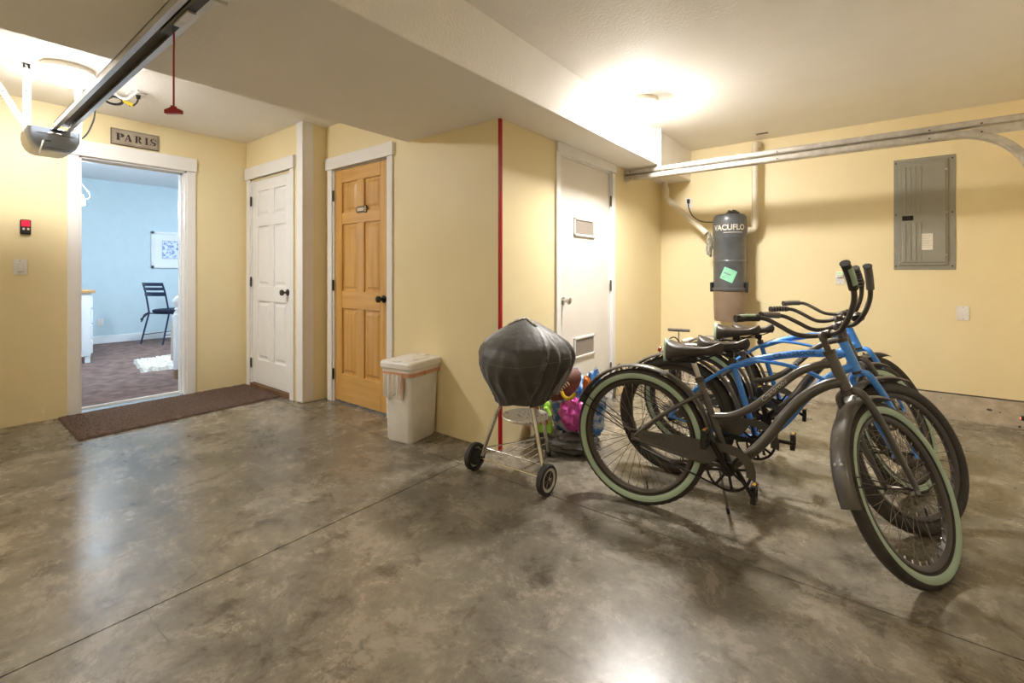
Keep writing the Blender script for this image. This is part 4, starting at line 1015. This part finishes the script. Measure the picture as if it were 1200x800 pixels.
tag(MB().tube(crom([(-1.575, 2.55, .385), (-1.55, 2.54, .36), (-1.51, 2.545, .352), (-1.485, 2.57, .385)]), [.013] * 19, 8, flat=.6).build('toy_hoop', 'toy_yellow'), 'yellow plastic toy curl beside the orange toy', 'toy')
tag(MB().blob((-1.515, 2.86, .24), (.085, .07, .24), 18, 16, .10, 4, 12).build('toy_sack', 'toy_blue'), 'blue patterned sack showing above the orange toy', 'bag')
pile('toy_glove', 'dark red toy against the wall below the grill cover', 'toy', (-1.825, 2.66, .165), (.05, .06, .165), 'toy_rust', .06, 3, 14)

# ------------------------------------------------------------------ floor pump and ringed hose against the wall
qx, qy = -1.30, 3.98
t = thing('floor_pump', 'upright floor pump with a dark T-handle behind the bicycles', 'floor pump', (qx, qy, 0))
MB().box(qx - .11, qx + .11, qy - .05, qy + .05, 0, .02, .006).build('base', 'bar_black', t, 0)
MB().tube([(qx, qy, .02), (qx, qy, .56)], .022, 16).build('barrel', 'bar_black', t)
MB().tube([(qx, qy, .56), (qx, qy, .655)], .006, 8).build('piston_rod', 'steel', t)
dd = Vector((.79, .61, 0)) * .09; c = Vector((qx, qy, .66))
MB().tube([c - dd + Vector((0, 0, .006)), c - dd * .25 + Vector((0, 0, .002)), c + dd * .25, c + dd - Vector((0, 0, .004))], [.0125, .0135, .0135, .0125], 10).build('handle', 'grip_grey', t)
MB().tube(crom([(qx - .02, qy - .02, .05), (qx - .10, qy - .08, .25), (qx - .085, qy - .06, .53), (qx - .04, qy - .03, .60), (qx + .005, qy - .02, .57), (qx + .01, qy - .025, .50)]), .0055, 6).build('hose', 'black_plastic', t)
MB().tube([(qx + .03, qy + .0, .565), (qx + .10, qy + .05, .585)], .021, 14).build('gauge', 'cream_plastic', t)
t = thing('ringed_hose', 'dark hose with pale ring ties arching against the wall behind the bicycles', 'hose', (-1.80, 4.15, 0))
a, b, cc, d = onx(737, 429, -1.80), onx(752, 425.5, -1.74), onx(763, 422, -1.70), onx(772, 419, -1.66)
hp_ = crom([(-1.84, 3.86, 0.02), (-1.84, 3.95, .30), a - Vector((0, .10, .06)), a, b, cc, d, d + Vector((.10, .10, -.10)), d + Vector((.14, .14, -.35)), (d.x + .15, d.y + .16, .02)])
MB().tube(hp_, .014, 8).build('hose', 'rail_dark', t)
for q in (a, b, cc):
    i = min(range(len(hp_)), key=lambda k: (hp_[k] - q).length); i = max(1, min(i, len(hp_) - 2))
    tn = (hp_[i + 1] - hp_[i - 1]).normalized(); MB().tube([hp_[i] - tn * .006, hp_[i] + tn * .006], .021, 10).build('ring_tie', 'cord_white', t)
# ------------------------------------------------------------------ bicycles
RW = .33
def bicycle(name, label, x0, y0, psi, phi, delta, kind, grip, crank_ang, bar_delta=None, bar_dz=0.0, bell=False, reflector=False):
    L_, th, off = 1.05, 1.18, .05
    fw = Vector((math.cos(psi), math.sin(psi), 0)); lf = Vector((-math.sin(psi), math.cos(psi), 0))
    e3 = Vector((0, 0, 1)) * math.cos(phi) + lf * math.sin(phi); e2 = e3.cross(fw)
    pitch = .008
    cp, sp = math.cos(pitch), math.sin(pitch)
    def pit(v): d = v - Vector((0, 0, RW)); return Vector((d.x * cp + d.z * sp, d.y, -d.x * sp + d.z * cp + RW))
    M = Matrix(((fw.x, e2.x, e3.x, x0), (fw.y, e2.y, e3.y, y0), (fw.z, e2.z, e3.z, 0), (0, 0, 0, 1)))
    root = local_root(name, label, 'bicycle', M, 'parked cruiser bicycles')
    ax = Vector((-math.cos(th), 0, math.sin(th))); nn = Vector((math.sin(th), 0, math.cos(th)))
    hub = Vector((L_, 0, RW)); base = hub - nn * off
    RS = Matrix.Rotation(delta, 3, ax); RB = Matrix.Rotation(bar_delta or delta, 3, ax)
    def steerb(v): return pit(base + RB @ (Vector(v) - base))
    def steer(v): return pit(base + RS @ (Vector(v) - base))
    def axp(z): return base + ax * ((z - base.z) / ax.z)
    B = lambda: MB(pit); S = lambda: MB(steer)
    grey = kind == 'grey'
    paint = 'charcoal_paint' if grey else 'blue_paint'; fpaint = 'charcoal_paint'
    # wheels
    def wheel(c, xfm):
        c = Vector(c); Y = (0, 1, 0)
        n = 120
        tp = []
        for k in range(16):
            a = 2 * PI * k / 16; tp.append((.3015 + .0285 * math.cos(a), .027 * math.sin(a)))
        def tr(r, h, a):
            if r > .3255: return r + (.0012 if int(round(a / (2 * PI) * n)) % 2 else -.0012), h
            return r, h
        rim = MB(xfm).lathe([(.272, -.017), (.276, -.014), (.276, .014), (.272, .017), (.262, .016), (.254, .008), (.254, -.008), (.262, -.016)], c, Y, 72, closedprof=True).build('wheel', 'bar_black', root)
        ty = MB(xfm).lathe(tp, c, Y, n, rf=tr, closedprof=True).build('tyre', 'tyre_black', rim, 50)
        if grey:
            for s_ in (-1, 1):
                pr = []
                for k in range(8):
                    a = math.radians(76 + 54 * k / 7); pr.append((.3015 + .0295 * math.cos(a), s_ * .0282 * math.sin(a)))
                MB(xfm).lathe(pr, c, Y, 72).build('whitewall', 'mint', rim, 50)
        MB(xfm).lathe([(0, -.052), (.006, -.052), (.006, -.036), (.02, -.034), (.02, -.030), (.012, -.026), (.012, .026), (.02, .030), (.02, .034), (.006, .036), (.006, .052), (0, .052)], c, Y, 20).build('hub', 'spoke_metal', rim)
        sm = MB(xfm)
        for k in range(36):
            s_ = 1 if k % 2 else -1; a = 2 * PI * k / 36; a2 = a + (.75 if (k // 2) % 2 else -.75)
            sm.tube([c + Vector((.019 * math.cos(a2), s_ * .031, .019 * math.sin(a2))), c + Vector((.256 * math.cos(a), s_ * .003, .256 * math.sin(a)))], .00125, 4, cap=False)
        sm.build('spokes', 'spoke_metal', rim)['kind'] = 'stuff'
        nm = MB(xfm)
        for k in range(36):
            a = 2 * PI * k / 36; d = Vector((math.cos(a), 0, math.sin(a))); nm.tube([c + d * .240, c + d * .256], .0024, 5)
        nm.build('spoke_nipples', 'steel', rim)['kind'] = 'stuff'
        vd = Vector((math.cos(-1.35), 0, math.sin(-1.35))); MB(xfm).tube([c + vd * .222, c + vd * .256], [.0035, .0045], 6).build('valve', 'black_plastic', rim)
        rf_ = Vector((math.cos(3.6), 0, math.sin(3.6)))
        return rim
    rw = wheel((0, 0, RW), pit); fw_ = wheel(hub, steer)
    # fenders
    def fender(c, a0, a1, xfm, nm):
        c = Vector(c); pr = []
        for k in range(11):
            q = -1 + .2 * k; pr.append((.344 + .012 * math.sqrt(max(0, 1 - q * q)) + .0 * q, q * .037))
        pr2 = [(r - .0022, h * .965) for r, h in pr[::-1]]
        o = MB(xfm).lathe(pr + pr2, c, (0, -1, 0), 48, a0, a1, ref=(1, 0, 0), closedprof=True).build(nm, fpaint, root, 50)
        return o
    rfn = fender((0, 0, RW), math.radians(4), math.radians(162), pit, 'rear_fender')
    ffn = fender(hub, math.radians(80), math.radians(196), steer, 'front_fender')
    for c, xfm, fo, angs in ((Vector((0, 0, RW)), pit, rfn, (150, 158)), (hub, steer, ffn, (178, 184))):
        for s_ in (-1, 1):
            for an in angs:
                d = Vector((math.cos(math.radians(an)), 0, math.sin(math.radians(an))))
                MB(xfm).tube([c + Vector((0, s_ * .046, 0)), c + d * .345 + Vector((0, s_ * .036, 0))], .0028, 5).build('stay', 'chain_dark', fo)
        for an in ((155,) if fo is rfn else (172,)):
            for hh in (-.012, .012):
                d = Vector((math.cos(math.radians(an)), 0, math.sin(math.radians(an)))); p = c + d * .355 + Vector((0, hh, 0))
                MB(xfm).lathe([(0, .005), (.005, .004), (.0065, 0)], p, d, 10).build('rivet', 'steel', fo)
    if reflector:
        d = Vector((math.cos(math.radians(128)), 0, math.sin(math.radians(128)))); p = Vector((0, 0, RW)) + d * .362
        MB(pit).lathe([(0, .016), (.018, .014), (.02, 0), (0, 0)], p + d * .004, (-.9, 0, .35), 14).build('reflector', 'reflector_red', rfn)
    # frame
    bb = Vector((.425, 0, .275))
    f = B()
    htop, hbot = axp(.825), axp(.675)
    f.tube([hbot, htop], .021, 14)
    f.tube([bb + Vector((0, -.036, 0)), bb + Vector((0, .036, 0))], .024, 14)
    if grey:
        st_top = Vector((.283, 0, .645)); f.tube([bb, st_top], .0155, 12)
        tt = crom([(.347, 0, .485), (.425, 0, .502), (.505, 0, .550), (.565, 0, .607), (.62, 0, .668), (.668, 0, .718), (.713, 0, .750), (.755, 0, .768), (.802, 0, .780)])
        f.tube(tt, .0165, 14)
        dt = crom([bb, (.508, 0, .354), (.55, 0, .404), (.59, 0, .462), (.62, 0, .515), (.653, 0, .564), (.69, 0, .613), (.735, 0, .657), (.785, 0, .692), (.838, 0, .712)])
        f.tube(dt, .0215, 14)
        for s_ in (-1, 1):
            f.tube(crom([(.300, s_ * .012, .585), (.25, s_ * .035, .552), (.17, s_ * .05, .494), (.09, s_ * .055, .428), (0, s_ * .056, .338)]), .0095, 10)
            f.tube(crom([bb + Vector((-.01, s_ * .02, 0)), (.30, s_ * .045, .285), (.15, s_ * .055, .305), (0, s_ * .056, .325)]), .0105, 10)
    else:
        st_top = Vector((.300, 0, .668)); f.tube([bb, st_top], .0155, 12)
        tt = crom([(.306, 0, .640), (.393, 0, .679), (.45, 0, .700), (.516, 0, .719), (.611, 0, .741), (.70, 0, .752), (.80, 0, .762)])
        f.tube(tt, .0185, 14)
        for s_ in (-1, 1):
            f.tube(crom([(.36, s_ * .014, .672), (.42, s_ * .018, .683), (.469, s_ * .02, .684), (.53, s_ * .02, .680), (.60, s_ * .018, .669), (.665, s_ * .016, .648), (.73, s_ * .012, .620)]), .0085, 10)
            f.tube(crom([(.33, s_ * .014, .655), (.30, s_ * .02, .642), (.245, s_ * .034, .604), (.168, s_ * .048, .542), (.08, s_ * .055, .45), (0, s_ * .056, .338)]), .0095, 10)
            f.tube(crom([bb + Vector((-.01, s_ * .02, 0)), (.30, s_ * .045, .285), (.15, s_ * .055, .305), (0, s_ * .056, .325)]), .0105, 10)
        dt = crom([bb, (.475, 0, .31), (.53, 0, .36), (.573, 0, .415), (.628, 0, .502), (.682, 0, .573), (.735, 0, .632), (.785, 0, .672), (.838, 0, .708)])
        f.tube(dt, .0205, 14)
    for s_ in (-1, 1): f.box(-.02, .03, s_ * .056 - .003, s_ * .056 + .003, .315, .350)
    fo = f.build('frame', paint, root, 50)
    # lettering wrapped on the top tube, right-hand side
    def text_on_tube(path, rad, txt, size, s_mid, mt, shear=0, wscale=1.0, offs=0.0):
        V, F = text_geo(txt, size, shear, offs)
        ls = [0]
        for i in range(1, len(path)): ls.append(ls[-1] + (path[i] - path[i - 1]).length)
        def mp(v):
            s_ = s_mid + v[0] * wscale; i = 1
            while i < len(ls) - 1 and ls[i] < s_: i += 1
            q = (s_ - ls[i - 1]) / (ls[i] - ls[i - 1]); p = path[i - 1].lerp(path[i], q); tn = (path[i] - path[i - 1]).normalized()
            sd = Vector((0, -1, 0)); up = Vector((0, -1, 0)).cross(tn) * -1; up = tn.cross(Vector((0, 1, 0))) * -1
            if up.z < 0: up = -up
            a = v[1] / rad + .15; return p + (sd * math.cos(a) + up * math.sin(a)) * (rad + .0007)
        m = MB(pit); m.add([mp(v) for v in V], F); return m.build('lettering', mt, fo, 0)
    if grey: text_on_tube(tt, .0165, 'Cranbrook', .030, .30, 'lettering_pale', .3, 1.0, .0003)
    else: text_on_tube(tt, .0185, 'CRANBROOK', .029, .300, 'lettering_dark', .1, 1.05, .0006)
    # saddle, post
    dst = (st_top - bb).normalized(); zs = 0 if grey else -.03
    sx = .26; sz = .775 + zs
    pt = st_top + dst * ((sz - .04 - st_top.z) / dst.z)
    MB(pit).tube([st_top - dst * .05, pt], .0125, 12).build('seat_post', 'steel' if grey else 'bar_black', root)
    cl = MB(pit).tube([st_top - dst * .012, st_top + dst * .012], .0205, 14); cl.build('seat_clamp', 'bar_black', root)
    def sad(i, j):
        u = i; a = j * 2 * PI
        x = -.135 + .27 * u
        hwd = .098 * (1 - max(0, (u - .28) / .5) ** 1.0 * .78) if u < .78 else .0215
        if u < .28: hwd = .098 * math.sqrt(max(0.02, 1 - ((.28 - u) / .28) ** 2.6))
        if .28 <= u < .78:
            q = (u - .28) / .5; q = q * q * (3 - 2 * q); hwd = .098 * (1 - q) + .026 * q
        if u >= .78: hwd = .026 * math.sqrt(max(.0, 1 - ((u - .78) / .222) ** 2))
        zt = .056 - .12 * u + .11 * u * u + (.012 * math.exp(-((u - .92) / .12) ** 2)) ; zb = -.064 + .058 * min(1, u * 1.15) ** .8
        zm = (zt + zb) / 2; hh = (zt - zb) / 2 * (1 if 0 < u < 1 else .3)
        c_, s_ = math.cos(a), math.sin(a)
        e = .7
        return (sx + x - .01, hwd * math.copysign(abs(c_) ** e, c_), sz + zm + hh * math.copysign(abs(s_) ** e, s_))
    sd_ = fix_normals(MB(pit).grid(sad, 28, 24).build('saddle', 'saddle_black', root, 60))
    if grey:
        def tail(i, j):
            p = Vector(sad(.0 + .10 * i, .0 + j)); c = Vector((sx - .06, 0, sz + .01)); return c + (p - c) * 1.018
        fix_normals(MB(pit).grid(tail, 5, 24).build('saddle_tail', 'mint', sd_, 60))
        V, F = text_geo('Cranbrook', .022, .3)
        MB(pit).add([(sx - .03 + v[0], -.03 + v[1] * 1.0, sz + .0415 - .00 * v[0]) for v in V], F)
    for s_ in (-1, 1):
        pts = [(sx - .105 + .012 * math.cos(k * 1.1), s_ * .055 + .012 * math.sin(k * 1.1), sz - .055 + k * .0022) for k in range(22)]
        MB(pit).tube(pts, .0028, 5).build('spring', 'chain_dark', sd_)
        MB(pit).tube(crom([(sx - .105, s_ * .055, sz - .057), (sx - .03, s_ * .03, sz - .052), (sx + .03, s_ * .016, sz - .035), (sx + .10, s_ * .012, sz - .002)]), .0035, 6).build('saddle_rail', 'chain_dark', sd_)
    MB(pit).box(pt.x - .02, pt.x + .02, -.025, .025, pt.z - .015, pt.z + .018, .006).build('saddle_clamp', 'chain_dark', sd_, 0)
    # fork
    cr = axp(.662)
    fk = S().tube([axp(.66), hbot], .017, 12)
    for s_ in (-1, 1):
        fk.tube(crom([cr + Vector((0, 0, .012)), cr + Vector((.006, s_ * .03, .010)), cr + Vector((.016, s_ * .050, -.02)), cr.lerp(hub, .35) + Vector((.012, s_ * .054, 0)), cr.lerp(hub, .75) + Vector((.006, s_ * .054, 0)), hub + Vector((0, s_ * .054, 0))]), [.015] * 6 + [.015] * 6 + [.0145] * 6 + [.0125] * 6 + [.0105] * 6 + [.008], 12)
        fk.box(hub.x - .014, hub.x + .014, s_ * .054 - .003, s_ * .054 + .003, hub.z - .018, hub.z + .014)
    fo_k = fk.build('fork', paint, root, 50)
    S().tube([axp(.672), axp(.684)], .0245, 16).build('headset_cup', 'bar_black', root)
    S().tube([axp(.818), axp(.834)], .0245, 16).build('headset_cup', 'bar_black', root)
    MB(steer).lathe([(0, .006), (.006, .005), (.007, 0)], axp(.655) + Vector((.026, 0, 0)), (1, 0, 0), 10).build('fork_bolt', 'steel', fo_k)
    # stem and bars
    SB = lambda: MB(steerb)
    ctr = Vector((.795, 0, .905))
    stm = SB().tube([axp(.80), axp(.885)], .0125, 12); stm.tube(crom([axp(.872), axp(.895) + Vector((.006, 0, .0)), ctr], 4), .0145, 12); stm.tube([ctr + Vector((0, -.022, 0)), ctr + Vector((0, .022, 0))], .0185, 14)
    stm.build('stem', 'bar_black', root)
    half = [(0, 0, .905), (-.012, .06, .904), (-.045, .105, .915), (-.075, .150, .948), (-.092, .188, .988), (-.118, .212, 1.012), (-.165, .236, 1.028), (-.215, .256, 1.036)]
    bend = {0: 0, .06: .008, .105: .012, .150: .024, .188: .02, .212: .006, .236: -.014, .256: -.032}   # bars slightly twisted from falls
    def bx(p, s_): return Vector((.795 + p[0], s_ * p[1], p[2] + s_ * bend[p[1]] + bar_dz * min(1, p[1] / .1)))
    full = crom([bx(p, -1) for p in half[::-1]] + [bx(p, 1) for p in half[1:]], 6)
    hb = SB().tube(full, .0105, 10).build('handlebar', 'bar_black', root)
    for s_ in (-1, 1):
        pth = crom([bx(p, s_) for p in half[-3:]], 6)
        if grip == 'mint':
            g_ = SB().tube(pth, .0165, 12).build('grip', 'grip_dark', hb)
            MB(steerb).tube([p + Vector((.0, s_ * .001, .001)) for p in pth[2:-2]], .0172, 12).build('grip_panel', 'mint', hb)
        elif grip == 'ridged':
            g_ = SB().tube(pth, .0145, 12).build('grip', 'grip_dark', hb)
            for k in range(1, len(pth) - 1, 2): SB().tube([pth[k] , pth[k].lerp(pth[k + 1], .6)], .0175, 12).build('grip_ring', 'grip_grey', hb)
        else: SB().tube(pth, .0168, 12).build('grip', 'grip_grey', hb)
        tn = (pth[-1] - pth[-2]).normalized(); SB().tube([pth[-1], pth[-1] + tn * .004], .0185, 12).build('grip_end', 'grip_dark', hb)
    if bell:
        p = bx(half[2], -1); SB().lathe([(0, .03), (.015, .028), (.025, .018), (.027, 0), (0, -.002)], p + Vector((0, 0, .012)), (.3, 0, 1), 16).build('bell', 'bar_black', root)
    # drivetrain, right side (-y)
    yc = -.052
    ring = B()
    nt = 44; outer = []; 
    prof = [(.084, yc - .0025), (.092, yc - .0025), (.092, yc + .0025), (.084, yc + .0025)]
    ring.lathe([(r, -h) for r, h in prof], bb, (0, -1, 0), nt * 2, rf=lambda r, h, a: ((r + (.0035 if int(round(a / (2 * PI) * nt * 2)) % 2 else 0)) if r > .09 else r, h), closedprof=True)
    ring.lathe([(0, -yc - .003), (.030, -yc - .003), (.030, -yc + .003), (0, -yc + .003)], bb, (0, -1, 0), 24)
    for k in range(8):
        a = 2 * PI * k / 8 + .2; d = Vector((math.cos(a), 0, math.sin(a))); ring.tube([bb + Vector((0, yc, 0)) + d * .028, bb + Vector((0, yc, 0)) + d * .086], .006, 6, flat=.5)
    rg = ring.build('chainring', 'chain_dark', root, 30)
    cd_ = Vector((math.cos(crank_ang), 0, math.sin(crank_ang)))
    for s_, sg in ((-1, 1), (1, -1)):
        d = cd_ * sg; o = bb + Vector((0, s_ * .066, 0)); e_ = o + d * .158 + Vector((0, s_ * .012, 0))
        ck = B().tube([bb + Vector((0, s_ * .02, 0)), o, o + d * .02, e_], [.014, .014, .0125, .0095], 10).build('crank', 'chain_dark', root)
        pc = e_ + Vector((0, s_ * .055, 0))
        pd = B().tube([e_, pc + Vector((0, s_ * .045, 0))], .006, 8)
        for q in (-.032, .032): pd.box(pc.x - .012, pc.x + .012, pc.y - .045, pc.y + .045, pc.z + q - .008, pc.z + q + .008, .003)
        for q in (-.042, .042): pd.box(pc.x - .011, pc.x + .011, pc.y + q - .004, pc.y + q + .004, pc.z - .032, pc.z + .032, .002)
        po = pd.build('pedal', 'black_plastic', ck, 40)
        for q in (-.0405, .0405): B().box(pc.x - .007, pc.x + .007, pc.y - .022, pc.y + .022, pc.z + q - .002, pc.z + q + .002).build('pedal_reflector', 'reflector_amber', ck, 0)
    # chain
    ch = B(); top = []; rs = .034
    pts = []
    for k in range(13): a = PI * .5 - PI * k / 12; pts.append(bb + Vector((.092 * math.cos(a), yc, .092 * math.sin(a))))
    for k in range(9): a = -PI * .5 - PI * k / 8; pts.append(Vector((rs * math.cos(a), yc, RW + rs * math.sin(a))))
    ch.tube(pts, .0042, 6, closed=True); ch.build('chain', 'chain_dark', root, 30)
    B().lathe([(.0, -yc - .004), (rs, -yc - .003), (rs, -yc + .003), (0, -yc + .004)], (0, 0, RW), (0, -1, 0), 20).build('sprocket', 'chain_dark', root)
    # chain guard
    def arc(cx, cz, r, a0, a1, n=10): return [(cx + r * math.cos(math.radians(a0 + (a1 - a0) * k / n)), cz + r * math.sin(math.radians(a0 + (a1 - a0) * k / n))) for k in range(n + 1)]
    gpoly = [(.03, .325), (.012, .350), (.03, .372), (.20, .382), (.355, .386)] + arc(bb.x, bb.z, .112, 100, -12, 12) + arc(bb.x, bb.z, .074, -8, 62, 8) + [(.40, .352), (.372, .305), (.345, .286), (.20, .305)]
    cg = fix_normals(B().prism(gpoly, -.068, -.0655, lambda a, b, h: (a, h, b)).build('chain_guard', 'guard_charcoal', root, 0))
    V, F = text_geo('HUFFY', .028, .25); MB(pit).add([(.095 + v[0] * 1.3, -.0688, .352 + v[1]) for v in V], F).build('guard_lettering', 'lettering_guard', cg, 0)
    # kickstand on the left
    foot_w = M.inverted() @ Vector((0, 0, 0))
    k0 = bb + Vector((-.055, .035, -.01))
    # solve length so that the foot touches the floor
    dirn = Vector((.10, .34, -.80)).normalized()
    w0 = M @ pit(k0); wd_ = (M.to_3x3() @ (pit(k0 + dirn) - pit(k0))); ln = -(w0.z - .004) / wd_.z
    ks = B().tube([k0, k0 + dirn * ln], .0065, 8).build('kickstand', 'spoke_metal', root)
    B().tube([k0 + dirn * (ln - .03), k0 + dirn * ln], .0085, 8).build('kickstand_foot', 'black_plastic', ks)
    # front reflector / brake hub arm
    return root
bicycle('cruiser_bicycle', 'charcoal step-through cruiser bicycle with mint whitewall tyres beside the covered grill', -.933, 2.218, .063, .093, 1.073, 'grey', 'mint', math.radians(122))
bicycle('cruiser_bicycle', 'blue cruiser bicycle with plain dark tyres parked between the two charcoal bicycles', -.909, 2.683, .055, .093, .857, 'blue', 'plain', math.radians(178), 1.28, -.02, bell=True)
bicycle('cruiser_bicycle', 'charcoal step-through cruiser bicycle with mint whitewalls parked between the two blue bicycles', -.93, 3.12, .063, .093, 1.05, 'grey', 'ridged', math.radians(100), 1.1, -.015, reflector=True)
bicycle('cruiser_bicycle', 'blue cruiser bicycle with plain dark tyres parked next to the panel wall', -.92, 3.55, .063, .093, 1.05, 'blue', 'plain', math.radians(150), 1.0)
